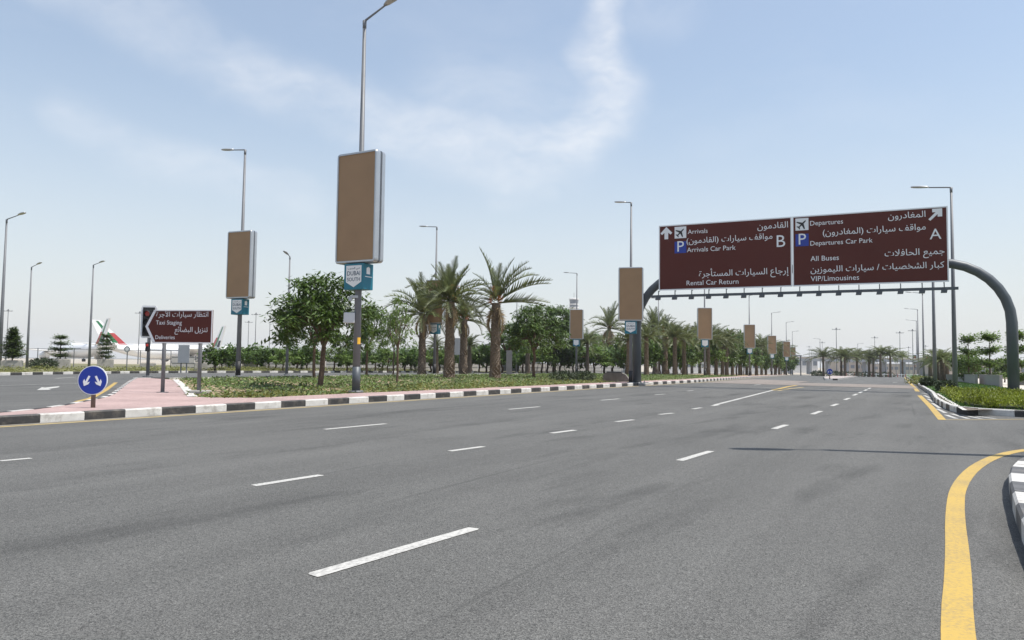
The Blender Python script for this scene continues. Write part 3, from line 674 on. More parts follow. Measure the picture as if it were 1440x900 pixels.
# ------------------------------------------------------------------ sign gantry
gl = Vector((8.52, 50.3)); gr = Vector((27.8, 41.05)); ge = (gr - gl); GL = ge.length; GA = math.atan2(ge.y, ge.x)
zb = zg(*gl); gan = thing('sign_gantry', (gl.x, gl.y, zb), GA, 'overhead gantry with two big maroon direction signs spanning the road', 'road sign')
ZB = 7.5
def b_arch(b):
    r = 3.5; pts = [(0, 0, .15), (0, 0, ZB - r)] + [(r - r * math.cos(a), 0, ZB - r + r * math.sin(a)) for a in [PI / 2 * k / 8 for k in range(1, 9)]]
    pts += [(GL - p[0], 0, p[2]) for p in pts[::-1]]
    b.tube(pts, [.285] * 2 + [.27] * (len(pts) - 4) + [.285] * 2, 18)
    for x in (.0, GL): b.box((x, 0, .17), (1.0, 1.0, .06)); [b.tube([(x + dx, dy, .17), (x + dx, dy, .3)], .04, 6) for dx in (-.4, .4) for dy in (-.4, .4)]
    for x in (3.2, GL - 3.2): b.tube([(x - .05, 0, ZB), (x + .05, 0, ZB)], .34, 18)
link('arch', cm('gantry_arch', b_arch, DKGREY, True), gan)
link('footing', cm('gantry_footing', lambda b: [b.box((x, 0, .0), (1.5, 1.5, .34), 0, .03) for x in (0, GL)], CONC), gan)
SX0, SX1, SZ0, SZ1, SY = 1.62, 18.38, 6.35, 10.70, -.5
SWID = (SX1 - SX0) / 2; SH = SZ1 - SZ0
def b_signpanel(b): b.box((SWID / 2, 0, SH / 2), (SWID - .03, .06, SH), 0, .008)
def b_rim(b):
    t = .07
    for c, d in (((SWID / 2, 0, t / 2), (SWID - .03, .03, t)), ((SWID / 2, 0, SH - t / 2), (SWID - .03, .03, t)), ((t / 2 + .015, 0, SH / 2), (t, .03, SH - 2 * t)), ((SWID - t / 2 - .015, 0, SH / 2), (t, .03, SH - 2 * t))): b.box(c, d)
def b_square(b): b.prism([(0, 0), (1, 0), (1, 1), (0, 1)], -.004, 0)
def b_plane_icon(b):
    # a small airliner seen from above, nose to the upper right
    out = [(.0, .44), (.05, .34), (.06, .12), (.42, -.10), (.42, -.19), (.06, -.08), (.045, -.28), (.16, -.38), (.16, -.44), (0, -.40)]
    full = out + [(-x, y) for x, y in out[::-1][1:-1]]; a = -PI / 4
    b.prism([(.5 + x * math.cos(a) - y * math.sin(a), .5 + x * math.sin(a) + y * math.cos(a)) for x, y in full], -.008, -.0045)
def b_arrow(b): b.prism([(-.14, 0), (.14, 0), (.14, .52), (.32, .36), (.44, .50), (0, 1.0), (-.44, .50), (-.32, .36), (-.14, .52)], -.004, 0)
def b_arrow2(b):
    b.prism([(.0, .12), (.14, -.02), (.66, .52), (.66, .30), (.98, .30), (.98, 1.0), (.28, 1.0), (.28, .70), (.52, .70)], -.004, 0)
def sign_panel(x0):
    p = link('sign_panel', cm('sign_panel', b_signpanel, MAROON), gan, (x0, SY, SZ0))
    return p
FY = -.034
def stxt(p, s, u0_, u1, v): put_text(s, SIGNW, p, u0_ * SWID, u1 * SWID, (1 - v) * SH, FY)
def icon(p, u, v0, w, white, key):
    s = w * SWID; o = link('symbol_plate', cm(('symbol_plate', white), b_square, SIGNW if white else BLUE), p, (u * SWID, FY, (1 - v0) * SH - s)); o.scale = (s, 1, s)
    if white:
        i = link('aircraft_symbol', cm('aircraft_symbol', b_plane_icon, SIGNBLACK), p, (u * SWID, FY - .002, (1 - v0) * SH - s)); i.scale = (s, 1, s)
    else:
        put_text('P', SIGNW, p, (u + w * .24) * SWID, (u + w * .80) * SWID, (1 - v0) * SH - s * .86, FY - .006)
pl = sign_panel(SX0); pr = sign_panel(SX0 + SWID)
for p in (pl, pr): link('rim', cm('sign_rim', b_rim, SIGNW), p, (0, -.022, 0))
a = link('arrow', cm('arrow_up', b_arrow, SIGNW), pl, (.062 * SWID, FY, (1 - .215) * SH)); a.scale = (.9, 1, .19 * SH)
icon(pl, .128, .035, .092, True, 0); icon(pl, .128, .262, .092, False, 0)
stxt(pl, 'Arrivals', .232, .385, .155); stxt(pl, arabic('القادمون'), .755, .972, .15); stxt(pl, arabic('مواقف سيارات (القادمون)'), .222, .862, .30)
stxt(pl, 'B', .892, .952, .425); stxt(pl, 'Arrivals Car Park', .225, .595, .432); stxt(pl, arabic('إرجاع السيارات المستأجرة'), .318, .975, .81); stxt(pl, 'Rental Car Return', .222, .615, .935)
icon(pr, .024, .032, .09, True, 0); icon(pr, .024, .258, .09, False, 0)
stxt(pr, 'Departures', .125, .345, .145); stxt(pr, arabic('المغادرون'), .635, .865, .125); stxt(pr, arabic('مواقف سيارات (المغادرون)'), .21, .865, .295)
stxt(pr, 'A', .888, .958, .43); stxt(pr, 'Departures Car Park', .125, .535, .43); stxt(pr, arabic('جميع الحافلات'), .61, .975, .63); stxt(pr, 'All Buses', .125, .315, .65)
stxt(pr, arabic('كبار الشخصيات / سيارات الليموزين'), .125, .972, .81); stxt(pr, 'VIP/Limousines', .125, .445, .935)
a = link('arrow', cm('arrow_up_right', b_arrow2, SIGNW), pr, (.882 * SWID, FY, (1 - .18) * SH)); a.scale = (.085 * SWID, 1, .155 * SH)
def b_brackets(b):
    for k in range(6):
        x = SX0 + 1 + k * (SX1 - SX0 - 2) / 5; b.box((x, SY + .13, (SZ0 + SZ1) / 2), (.12, .14, SH - .2)); b.box((x, -.22, ZB), (.2, .5, .5))
link('bracket_frame', cm('bracket_frame', b_brackets, DKGREY), gan)
RZ = SZ0 - .42
link('light_rail', cm('light_rail', lambda b: b.box(((SX0 + SX1) / 2, SY - .35, RZ), (SX1 - SX0 + .8, .14, .16)), DKGREY), gan)
def b_slamp(b):
    b.box((0, .0, .12), (.07, .07, .56)); b.box((0, .16, .40), (.06, .34, .05))
    b.prism([(-.24, -.30), (.16, -.30), (.2, -.12), (-.2, -.10)], -.22, .06)
for k in range(16):
    link('sign_lamp', cm('sign_lamp', b_slamp, DKGREY), gan, (SX0 + .1 + k * (SX1 - SX0 - .4) / 15, SY - .45 + .02, RZ)).scale = (.75, .8, .85)

# ------------------------------------------------------------------ small signs
# maroon chevron sign on two posts
q0, q1 = G(228.5, 552, .19), G(279.5, 555.3, .19)
q1 = at(279.5, q0.y - .25, .19, 553); d = (q1 - q0); ang = math.atan2(d.y, d.x)
Ym = (q0.y + q1.y) / 2
tx = thing('direction_sign', q0, ang, 'maroon arrow shaped taxi staging sign on two steel posts', 'road sign')
LD = d.length; upx = F_PX / Ym
def b_post(h):
    return lambda b: (b.tube([(0, 0, -.03), (0, 0, h)], .07, 12), b.box((0, 0, .01), (.3, .3, .03)))
px_ = lambda n_: n_ / upx
hb, ht = px_(553.5 - 484), px_(553.5 - 437.5)
link('post', cm(('post', round(ht, 2)), b_post(ht - .1), GREY, True), tx); link('post', cm(('post', round(ht, 2)), b_post(ht - .1), GREY, True), tx, (LD, 0, 0))
link('footing', cm('sign_footing', lambda b: b.box((0, 0, .04), (.62, .5, .14), 0, .03), CONC), tx, (LD + .05, 0, 0))
xl, xr = -px_(228.5 - 201) * 1.0, LD + px_(300 - 279.5); hw = ht - hb
out = [(xl, hb + hw / 2), (xl + px_(13), ht), (xr, ht), (xr, hb), (xl + px_(13), hb)]
pn = link('panel', cm('taxi_panel', lambda b: b.prism(out, -.04, 0), MAROON), tx, (0, -.1, 0))
link('panel_rim', cm('taxi_rim', lambda b: [b.box(((xl + px_(13) + xr) / 2, -.05, z), (xr - xl - px_(13), .02, .035)) for z in (hb + .018, ht - .018)] + [b.box((xr - .018, -.05, (hb + ht) / 2), (.036, .02, hw - .08))], SIGNW), pn)
ch = .11
link('chevron', cm('taxi_chevron', lambda b: b.prism([(xl + .02, hb + hw / 2), (xl + px_(12.5), ht - .045), (xl + px_(12.5) + ch, ht - .045), (xl + ch + .02, hb + hw / 2), (xl + px_(12.5) + ch, hb + .045), (xl + px_(12.5), hb + .045)], -.05, -.042), SIGNW), pn)
def ttxt(s, x0, x1, zf): put_text(s, SIGNW, pn, xl + px_(x0 - 201), xl + px_(x1 - 201), hb + hw * zf, -.044)
ttxt(arabic('انتظار سيارات الأجرة'), 218, 298, .80); ttxt('Taxi Staging', 218, 258, .56); ttxt(arabic('تنزيل البضائع'), 247.5, 298, .34); ttxt('Deliveries', 218, 248, .12)

def disc_sign(p, r, hc, label, rz=0.0):
    g = thing('keep_either_side_sign', p, rz, label, 'road sign', 'blue keep either side signs')
    link('post', cm(('disc_post', r), lambda b: b.tube([(0, 0, -.02), (0, 0, hc)], .055, 10), mat('rusty steel post', (.16, .12, .10), .7, .3, 6), True), g, (0, .07, 0))
    N_ = 40
    ring = lambda rad: [(rad * math.cos(2 * PI * k / N_) , hc + rad * 1.04 * math.sin(2 * PI * k / N_)) for k in range(N_)]
    ds = link('disc', cm(('disc', r), lambda b: b.prism(ring(r), -.02, .012), SIGNW), g)
    link('blue_face', cm(('blue_face', r), lambda b: b.prism(ring(r * .95), -.026, -.021), BLUE), ds)
    for sg in (-1, 1):
        def fn(b, sg=sg):
            # arrow pointing down and outwards
            sh = [(-.09, .50), (.09, .50), (.09, -.12), (.27, .06), (.27, -.20), (0, -.52), (-.27, -.20), (-.27, .06), (-.09, -.12)]
            a = sg * .45; k = r * .78
            b.prism([((x * math.cos(a) - y * math.sin(a)) * k + sg * r * .38, hc - r * .05 + (x * math.sin(a) + y * math.cos(a)) * k) for x, y in sh], -.031, -.027)
        link('arrow', cm(('disc_arrow', sg, r), fn, SIGNW), ds)
    return g
pd = G(129, 573.5, .19); k = pd.y / F_PX
disc_sign(pd, 19.6 * k, (573.5 - 535) * k, 'large blue keep either side disc at the near nose of the paved island', .12)
pd = G(1167, 533, .17); k = pd.y / F_PX
disc_sign(pd, 4.0 * k, 4.6 * k + .5, 'small far blue keep either side disc on the splitter island', -.2)
# round sign seen from the back
pr_ = G(178, 522, .12); k = pr_.y / F_PX
g = thing('round_sign', pr_, 0, 'small round grey sign on a thin post by the far verge', 'road sign')
link('post', cm('round_post', lambda b: b.tube([(0, 0, 0), (0, 0, 33 * k)], .05, 8), GREY), g); link('disc', cm('round_disc', lambda b: b.prism([(4.3 * k * math.cos(a * PI / 12), 31 * k + 4.3 * k * math.sin(a * PI / 12)) for a in range(24)], -.09, -.05), SIGNBACK), g)
link('ring_face', cm('round_face', lambda b: b.prism([(2.4 * k * math.cos(a * PI / 12), 31 * k + 2.4 * k * math.sin(a * PI / 12)) for a in range(24)], -.1, -.092), WHT), g)
# grey backs of road signs
def back_sign(x, Y, w, h, z0, label, n=2, m_=None):
    p = at(x, Y, .12); g = thing('road_sign', p, 0, label, 'road sign', 'grey road sign backs'); 
    link('panel', cm(('back_panel', w, h), lambda b: b.box((0, 0, z0 + h / 2), (w, .06 if n == 2 else .5, h), 0, .01), m_ or SIGNBACK), g)
    for i in range(n): link('post', cm(('back_post', z0 + h), lambda b: b.tube([(0, 0, 0), (0, 0, z0 + h)], .06, 8), GREY), g, ((i - .5) * w * .5, .08, 0))
back_sign(258, 66, 1.0, 1.6, .9, 'pair of grey sign backs on two posts behind the taxi sign')
back_sign(640, 88, 2.1, 2.0, 2.2, 'grey sign back between the two thick palm trunks')
back_sign(716, 78, .62, 2.5, .1, 'dark grey upright cabinet right of the swept single palm', 1, GREY)

def signal(p, label, k, face=0.0, sc=1.0):
    g = thing('traffic_signal', p, face, label, 'traffic signal', 'red traffic signals'); g.scale = (sc,) * 3
    link('pole', cm('signal_pole', lambda b: (b.tube([(0, 0, -.02), (0, 0, 3.4)], .09, 12), b.box((0, 0, .02), (.4, .4, .05))), GREY, True), g)
    bd = link('backing_board', cm('signal_board', lambda b: b.prism([(x * .43, 3.05 + z * .9) for x, z in [(-1, -.85), (-.8, -1), (.8, -1), (1, -.85), (1, .85), (.8, 1), (-.8, 1), (-1, .85)]], -.14, -.11), SIGNW), g)
    link('housing', cm('signal_housing', lambda b: (b.box((0, -.16, 3.05), (.62, .08, 1.6), 0, .01), b.box((0, -.26, 3.05), (.36, .16, 1.3), 0, .02)), BLACK), bd)
    for z, m_ in ((3.5, TREDM), (3.05, BLACK), (2.6, BLACK)):
        h = link('hood', cm('signal_hood', lambda b: b.tube([(0, -.30, 0), (0, -.52, -.03)], [.17, .17], 14, False), BLACK), bd, (0, 0, z))
        link('lens', cm(('signal_lens', m_.name), lambda b: b.prism([(.15 * math.cos(i * PI / 8), .15 * math.sin(i * PI / 8)) for i in range(16)], -.352, -.343), m_), bd, (0, 0, z))
    link('lower_signal', cm('lower_signal', lambda b: b.box((0, -.17, 1.65), (.2, .14, .5), 0, .02), BLACK), g); link('lower_lens', cm('lower_lens', lambda b: b.box((0, -.25, 1.75), (.13, .02, .13)), TREDM), g)
ps = G(207.5, 529.6, .19); signal(ps, 'red traffic signal half hidden behind the taxi staging sign', 1, .1, (529.6 - 430) * ps.y / F_PX / 3.95)
link('signal_footing', None) if False else None
for x, yb, sc_ in ((1286.5, 527.5, 1.0), (1303, 528.5, 1.0)):
    p = G(x, yb, .12); signal(p, 'far traffic signal %s the right lamp row' % ('left of' if x < 1295 else 'on the lawn side of'), 1, -.3, sc_ * 24 * p.y / F_PX / 3.95 * 1.2)
# far small gantry on the left carriageway
p = at(1126, 230); g = thing('far_gantry', p, -.3, 'slim grey goal post gantry far down the left carriageway', 'gantry')
link('frame', cm('far_gantry', lambda b: (b.tube([(0, 0, 0), (0, 0, 6.2)], .18, 8), b.tube([(.3, 0, 6.2), (-5.2, 0, 6.2)], .18, 8)), GREY), g)

# ------------------------------------------------------------------ vegetation
def rv(r): return Vector((r.gauss(0, 1), r.gauss(0, 1), r.gauss(0, 1))).normalized()
def limb(b, p0, p1, r0_, r1_, rnd, sag=.12, n=6):
    p0, p1 = Vector(p0), Vector(p1); L = (p1 - p0).length; mids = []
    for i in range(5):
        f = i / 4; q = p0.lerp(p1, f) + Vector((rnd.uniform(-1, 1), rnd.uniform(-1, 1), 0)) * L * .04 * (0 < i < 4) + Vector((0, 0, sag * L * math.sin(PI * f)))
        mids.append(q)
    b.tube(mids, [r0_ + (r1_ - r0_) * i / 4 for i in range(5)], n, False); return mids[-1]
def umbrella_tree(seed, n_tip=54, sprays=44, H=5.0, Rr=2.35, zlow=2.5, big=1.0, fork=1.7):
    """flame tree: short forks, flat spreading crown of feathery sprays"""
    r = random.Random(seed); tb, cb, tips = MB(), MB(), []
    top = limb(tb, (0, 0, -.1), (r.uniform(-.12, .12), r.uniform(-.12, .12), fork), .13, .10, r, 0, 8)
    subs = []
    for k in range(5):
        a = 2 * PI * k / 5 + r.uniform(-.4, .4); rr_ = r.uniform(.5, 1.0); e = limb(tb, top, top + Vector((math.cos(a) * rr_, math.sin(a) * rr_, r.uniform(.7, 1.3))), .075, .045, r, .06); subs.append(e)
    for i in range(n_tip):
        a = r.uniform(0, 2 * PI); q = math.sqrt(r.random()); rad = Rr * q * (.80 + .25 * math.sin(3 * a + seed) + .12 * r.random())
        zt = H - .28 - (H - zlow) * .62 * (q ** 2.2) - r.random() ** 1.6 * (H - zlow) * .52
        t_ = Vector((math.cos(a) * rad, math.sin(a) * rad, zt)); tips.append(t_)
        if i % 2 == 0:
            e = min(subs, key=lambda s: (s - t_).length); limb(tb, e, t_, .03, .012, r, .08, 4)
    for t_ in tips:
        for k in range(sprays):
            d = Vector((r.gauss(0, 1), r.gauss(0, 1), r.gauss(0, .28))).normalized(); st = t_ + Vector((r.gauss(0, .24), r.gauss(0, .24), r.gauss(0, .13)))
            L = r.uniform(.20, .42) * big; d2 = (d + Vector((0, 0, -.25 - r.random() * .4))).normalized()
            cb.leaf(st, d2, Vector((r.gauss(0, .35), r.gauss(0, .35), 1)), L, L * r.uniform(.22, .34))
    return tb, cb
def tier_tree(seed, H=3.0, tiers=6, cone=True, Rr=1.15):
    r = random.Random(seed); tb, cb = MB(), MB(); tb.tube([(0, 0, -.1), (.02, 0, H * .5), (0, 0, H)], [.06, .05, .015], 7)
    for k in range(tiers):
        f = k / (tiers - 1); z = .35 + (H - .45) * f; rad = Rr * ((1 - f * .80) if cone else (.55 + .5 * math.sin(PI * (.15 + .8 * f)))) * r.uniform(.8, 1.12)
        for j in range(10):
            a = 2 * PI * j / 10 + r.uniform(-.3, .3); rj = rad * r.uniform(.7, 1.1); e = Vector((math.cos(a) * rj, math.sin(a) * rj, z + r.uniform(-.06, .34)))
            tb.tube([(0, 0, z - .08), e * .5 + Vector((0, 0, z * .5 + .02)), e], [.02, .014, .006], 4, False)
            for i in range(70):
                q = r.uniform(.12, 1.05); c = Vector((e.x * q, e.y * q, z + (e.z - z) * q)) + Vector((r.gauss(0, .11), r.gauss(0, .11), r.gauss(0, .12)))
                L = r.uniform(.14, .27); cb.leaf(c, Vector((r.gauss(0, 1), r.gauss(0, 1), .25)), Vector((r.gauss(0, .3), r.gauss(0, .3), 1)), L, L * .5)
    return tb, cb
def round_tree(seed, n=34, H=4.2, Rr=1.7, zc=2.7, rz_=1.35, per=26, big=1.0):
    r = random.Random(seed); tb, cb = MB(), MB(); top = limb(tb, (0, 0, -.1), (0, 0, zc - rz_ * .7), .12, .08, r, 0, 7)
    for i in range(n):
        d = rv(r); q = r.random() ** .45; c = Vector((d.x * Rr * q, d.y * Rr * q, zc + d.z * rz_ * q)) + Vector((0, 0, .1 * math.sin(i)))
        if i % 3 == 0: limb(tb, top, c, .04, .012, r, .05, 4)
        s = r.uniform(.25, .42)
        for k in range(per):
            o = rv(r) * s * r.random() ** .5; L = r.uniform(.2, .36) * big; cb.leaf(c + o, o + Vector((0, 0, -.05)), o + Vector((0, 0, .4)), L, L * .5)
    return tb, cb
def frond_mesh(seed, L=3.0, droop=1.0, nl=21, wid=.62):
    r = random.Random(seed); b = MB(); path = []; a = .0; p = Vector((0, 0, 0)); n = 10
    for i in range(n + 1):
        path.append(p.copy()); a -= droop / n * (.5 + 1.0 * i / n); p = p + Vector((math.cos(a), 0, math.sin(a))) * L / n
    b.tube(path, [.035 * (1 - .85 * i / n) + .004 for i in range(n + 1)], 4, False)
    for i in range(nl):
        f = .12 + .88 * i / (nl - 1); j = min(n - 1, int(f * n)); g_ = f * n - j; q = path[j].lerp(path[j + 1], g_); t = (path[j + 1] - path[j]).normalized(); up = Vector((-t.z, 0, t.x))
        ll = wid * (math.sin(PI * min(1, .25 + f * .75)) * .8 + .32) * r.uniform(.85, 1.1)
        for sg in (-1, 1):
            d = (t * .75 + Vector((0, sg, 0)) * .75 + up * r.uniform(.35, .85)).normalized(); w = .115
            side = t * w
            b.add([q - side * .5, q + side * .5, q + d * ll * .6 + side * .35 - Vector((0, 0, .02)), q + d * ll - Vector((0, 0, .06))], [(0, 1, 2), (0, 2, 3)])
    return b
FR = [frond_mesh(11, 3.0, .75).mesh('frond', False, PALML), frond_mesh(12, 2.9, 1.15).mesh('frond', False, PALML), frond_mesh(13, 3.0, 1.55).mesh('frond', False, PALML), frond_mesh(14, 2.7, .45).mesh('frond', False, PALML)]
FRD = frond_mesh(15, 2.0, 1.6, 20, .35).mesh('dry_frond', False, PALMDEAD)
def palm_trunk(h, r_=.32, lean=(0, 0)):
    b = MB(); n = 16; rows = max(8, int(h / .17)); vs = []
    for i in range(rows + 1):
        f = i / rows; rr_ = r_ * (1.12 - .30 * f + .35 * math.exp(-f * 9) * .5 + (.12 * max(0, f - .85) / .15)); z = -.1 + f * (h + .1); ox = lean[0] * f * f; oy = lean[1] * f * f
        for k in range(n):
            a = 2 * PI * k / n; bumpy = 1.0 + (.15 if (i + k) % 2 else -.10) + .12 * math.sin(k * 2.4 + i * 1.7) * math.sin(i * .9 + k)
            vs.append((ox + rr_ * bumpy * math.cos(a), oy + rr_ * bumpy * math.sin(a), z))
    fs = [(i * n + k, i * n + (k + 1) % n, (i + 1) * n + (k + 1) % n, (i + 1) * n + k) for i in range(rows) for k in range(n)] + [tuple(rows * n + k for k in range(n))]
    b.add(vs, fs)
    q = random.Random(int(h * 1000)); m_ = 13
    for i in range(int(h / .16)):
        f = i * .16 / h; rr_ = r_ * (1.12 - .30 * f + .35 * math.exp(-f * 9) * .5 + (.12 * max(0, f - .85) / .15)); z = f * h + .05
        for k in range(m_):
            a = 2 * PI * (k + .5 * (i % 2)) / m_ + q.uniform(-.06, .06); o = Vector((math.cos(a), math.sin(a), 0)); c = Vector((lean[0] * f * f, lean[1] * f * f, z)) + o * rr_ * .97
            b.leaf(c - Vector((0, 0, .06)), Vector((0, 0, 1)) + o * q.uniform(.45, .8), o, q.uniform(.17, .24), .15)
    return b
def palm(x, yb, y_crown, y_top, label, seed, Y=None, parts=True, r_=.32, n=40, group='date palms on the median', spread=1.0, dates=True, lean=(0, 0), dz=.12, style=0, dry=9):
    r = random.Random(seed); p = G(x, yb, dz) if Y is None else at(x, Y, dz)
    if Y: yb = 507.5 + .012 * (x - 720) + (EYE - p.z) / Y * F_PX
    k = p.y / F_PX; h = (yb - y_crown) * k; fl = (y_crown - y_top) * k * 1.12
    g = thing('palm_tree', p, r.uniform(0, 6), label, 'palm tree', group)
    key = ('palm_trunk', seed) if parts else ('palm_trunk', 'far%d' % (seed % 3))
    if parts: tr = link('trunk', palm_trunk(h, r_, lean).mesh('trunk', False, PBARK), g)
    else:
        me = CACHE.get(key) or palm_trunk(4.0, .26).mesh('trunk', True, PBARK); CACHE[key] = me; tr = link('trunk', me, g); tr.scale = (1, 1, h / 4.0)
    fs = fl / 3.0
    if parts:
        def setf(me, az_, elv, s):
            o = link('frond', me, g, (lean[0] + .12 * math.cos(az_), lean[1] + .12 * math.sin(az_), h - .05 + .25 * max(0, elv))); o.rotation_euler = (r.uniform(-.5, .5), -elv, az_); o.scale = (s,) * 3
        if style == 1:      # few fronds, tied crown blown to one side
            rz0 = -g.rotation_euler.z
            for a_, e_, s_, m_ in [(3.0, 1.47, 1.2, 3), (.2, 1.40, 1.0, 3), (1.8, 1.3, .85, 3), (-1.4, 1.28, .85, 3), (.2, 1.22, 1.0, 0), (-.25, 1.14, 1.05, 1), (.1, 1.06, 1.1, 1), (-.05, .70, 1.18, 0), (.03, .66, 1.12, 0), (-.04, .20, 1.15, 3), (.06, .15, 1.1, 3),
                                  (3.14, .95, .55, 1), (3.3, .55, .50, 2), (2.95, .15, .48, 2), (3.4, -.2, .45, 2), (3.2, 1.2, .7, 0), (2.2, .9, .6, 1), (-2.2, .85, .6, 1), (1.5, 1.05, .7, 0), (-1.5, .9, .6, 1), (2.6, .5, .5, 2)]:
                setf(FR[m_], rz0 + a_, e_, fs * s_ * .77)
        else:
            for i in range(n):
                f = (i + .5) / n; setf(FR[(0, 1, 1, 2)[r.randrange(4)] if f < .75 else FR and 3], i * 2.39996 + r.uniform(-.2, .2), (-.25 + 1.72 * f ** .85) + r.uniform(-.12, .12), fs * r.uniform(.72, .94) * spread)
        for i in range(dry):
            o = link('dry_frond', FRD, g, (lean[0], lean[1], h - .15)); o.rotation_euler = (0, .55 + r.uniform(0, .6), i * 1.3 + r.uniform(-.3, .3)); o.scale = (fs * .8,) * 3
        if dates:
            db = MB()
            for i in range(26):
                a_ = r.uniform(0, 6.28); q = .3 + .25 * r.random(); c = Vector((lean[0] + q * math.cos(a_), lean[1] + q * math.sin(a_), h + r.uniform(.0, 1.25)))
                for j in range(16): db.leaf(c + rv(r) * .16, rv(r), rv(r), .12, .07)
            link('date_bunch', db.mesh('date_bunch', False, DATES), g)
    else:
        ck_ = ('palm_crown', seed % 3)
        if ck_ not in CACHE:
            b = MB(); rr2_ = random.Random(seed)
            for i in range(30):
                f = (i + .5) / 30; src = FR[(0, 1, 2)[i % 3]]; mt = Matrix.Rotation(i * 2.4, 4, 'Z') @ Matrix.Rotation(-(-.3 + 1.75 * f ** .85), 4, 'Y') @ Matrix.Scale(rr2_.uniform(.85, 1.05), 4)
                b.add([mt @ v.co for v in src.vertices], [tuple(pp.vertices) for pp in src.polygons])
            CACHE[ck_] = b.mesh('crown', False, PALML)
        o = link('crown', CACHE[ck_], g, (0, 0, h)); o.scale = (fs * spread, fs * spread, fs)
    return g
palm(696, 533, 426, 345, 'tall single date palm with sparse fronds swept to the right', 3, style=1, r_=.34, n=26, lean=(.1, 0))
palm(631.5, 532.5, 424, 360, 'thick date palm with the fullest crown, left of the swept single palm', 4, r_=.34, n=48)
palm(651.5, 526.5, 450, 404, 'shorter date palm directly right of the fullest crowned palm', 5, r_=.36, n=36)
palm(593, 526.5, 441, 380, 'date palm standing left of the fullest crowned palm and billboard', 6, r_=.33, n=36)
palm(856.5, 524, 462, 416, 'date palm with open crown just left of the billboard by the gantry foot', 7, r_=.40, n=24, spread=.9)
palm(921, 525.5, 465, 428, 'date palm with full crown right of the gantry foot', 8, r_=.42, n=38)
palm(935, 527.5, 470, 438, 'stout date palm trunk beside the full crowned one right of the gantry foot', 9, r_=.40, n=26)
palm(973, 525.5, 490, 452, 'slim date palm left of the first billboard beyond the gantry', 10, r_=.30, n=26)
palm(984, 525.5, 484, 448, 'date palm trunk directly behind the first billboard beyond the gantry', 12, r_=.34, n=28)
far_palms = [(1030, 470, 150, 'far palm in the median row left of the second far billboard'), (1064, 478, 170, 'far palm close right of the second far billboard'), (1071, 474, 190, 'far palm left of the third far billboard'), (1016, 474, 130, 'far palm just right of the first billboard beyond the gantry'), (1096, 482, 230, 'far palm between the third and fourth far billboards')]
for i, (x, yc, Y, lab) in enumerate(far_palms): palm(x, 525, yc + 12, yc - 8, lab, 20 + i, Y=Y, parts=False, spread=1.25)
for i, (x, yc, yt, Y, lab) in enumerate([(1158, 505, 494, 210, 'leftmost far palm of the cluster beside the far blue disc'), (1183, 503, 492, 215, 'far palm right of the tall cross mast'), (1188, 506, 494, 210, 'far palm with reddish trunk right of the tall cross mast'), (1205, 506, 494, 215, 'far palm in the middle of the end cluster'),
                                   (1222, 506, 497, 220, 'far palm left one of the close pair'), (1228, 507, 498, 225, 'far palm right one of the close pair'), (1238, 501, 491, 215, 'slender far palm, left one before the overpass'), (1252, 503, 492, 215, 'slender far palm, right one before the overpass'), (1269, 506, 499, 260, 'small far palm under the overpass right end'),
                                   (1317, 508, 490, 95, 'bushy palm left of the big right lamp post'), (1325, 505, 487, 90, 'bushy palm next to the right lamp post'), (1331, 508, 489, 100, 'bushy palm hidden behind the right lamp post'), (1308, 510, 500, 120, 'small palm behind the right signals')]):
    palm(x, 524, yc - (4 if i < 9 else 0), yt - (8 if i < 9 else 2), lab, 40 + i, Y=Y, parts=False, spread=1.75 if i < 9 else 1.5, group='far palms at the road end' if i < 9 else 'palms behind the grey wall')
for i, (x, Y, yc, yt, lab) in enumerate([(884, 96, 478, 452, 'palm peeping out behind the billboard by the gantry foot'), (909, 98, 474, 446, 'palm squeezed between the gantry foot and the full crowned palm'), (949, 105, 474, 446, 'palm behind the red blossoms'), (962, 112, 478, 450, 'palm right of the red blossoms'), (996, 118, 476, 450, 'palm under the right edge of the first far billboard'), (1007, 125, 478, 452, 'palm just past the first far billboard'), (1022, 132, 480, 456, 'palm midway between the first and second far billboards'), (1040, 162, 482, 460, 'palm just before the second far billboard'), (1050, 170, 486, 466, 'palm under the left edge of the second far billboard'), (1077, 205, 488, 470, 'palm just before the third far billboard'), (1090, 215, 492, 474, 'palm right under the third far billboard'), (1103, 245, 496, 480, 'palm under the fourth far billboard'), (826, 132, 482, 456, 'palm behind the small tree with orange blossoms'), (742, 100, 478, 452, 'palm behind the brown trunked umbrella tree')]):
    palm(x, 525, yc, yt, lab, 80 + i, Y=Y, parts=False, spread=1.15, group='palms in the median grove')
TREES = {}
def tmesh(kind):
    if kind not in TREES:
        b = {'u1': lambda: umbrella_tree(1, 100, 62, zlow=2.1), 'u2': lambda: umbrella_tree(2, 80, 62, zlow=1.9), 'u3': lambda: umbrella_tree(5, 40, 34, zlow=2.0, fork=1.9, big=1.05), 'f1': lambda: umbrella_tree(8, 50, 36, zlow=1.8, big=1.6), 'f2': lambda: round_tree(9, 44, H=4.1, zc=2.5, rz_=1.55, per=34, big=1.5), 'f3': lambda: round_tree(10, 44, per=34, big=1.5, Rr=2.1, zc=2.3, rz_=1.5),
             'c1': lambda: tier_tree(21, 3.0, 9), 'c2': lambda: tier_tree(22, 3.0, 4, False, 1.0), 'c3': lambda: tier_tree(23, 3.4, 6, False, 1.3), 'bl': lambda: umbrella_tree(31, 44, 34)}[kind]()
        TREES[kind] = (b[0].mesh('trunk', True, BARK), b[1].mesh('crown', False, None))
    return TREES[kind]
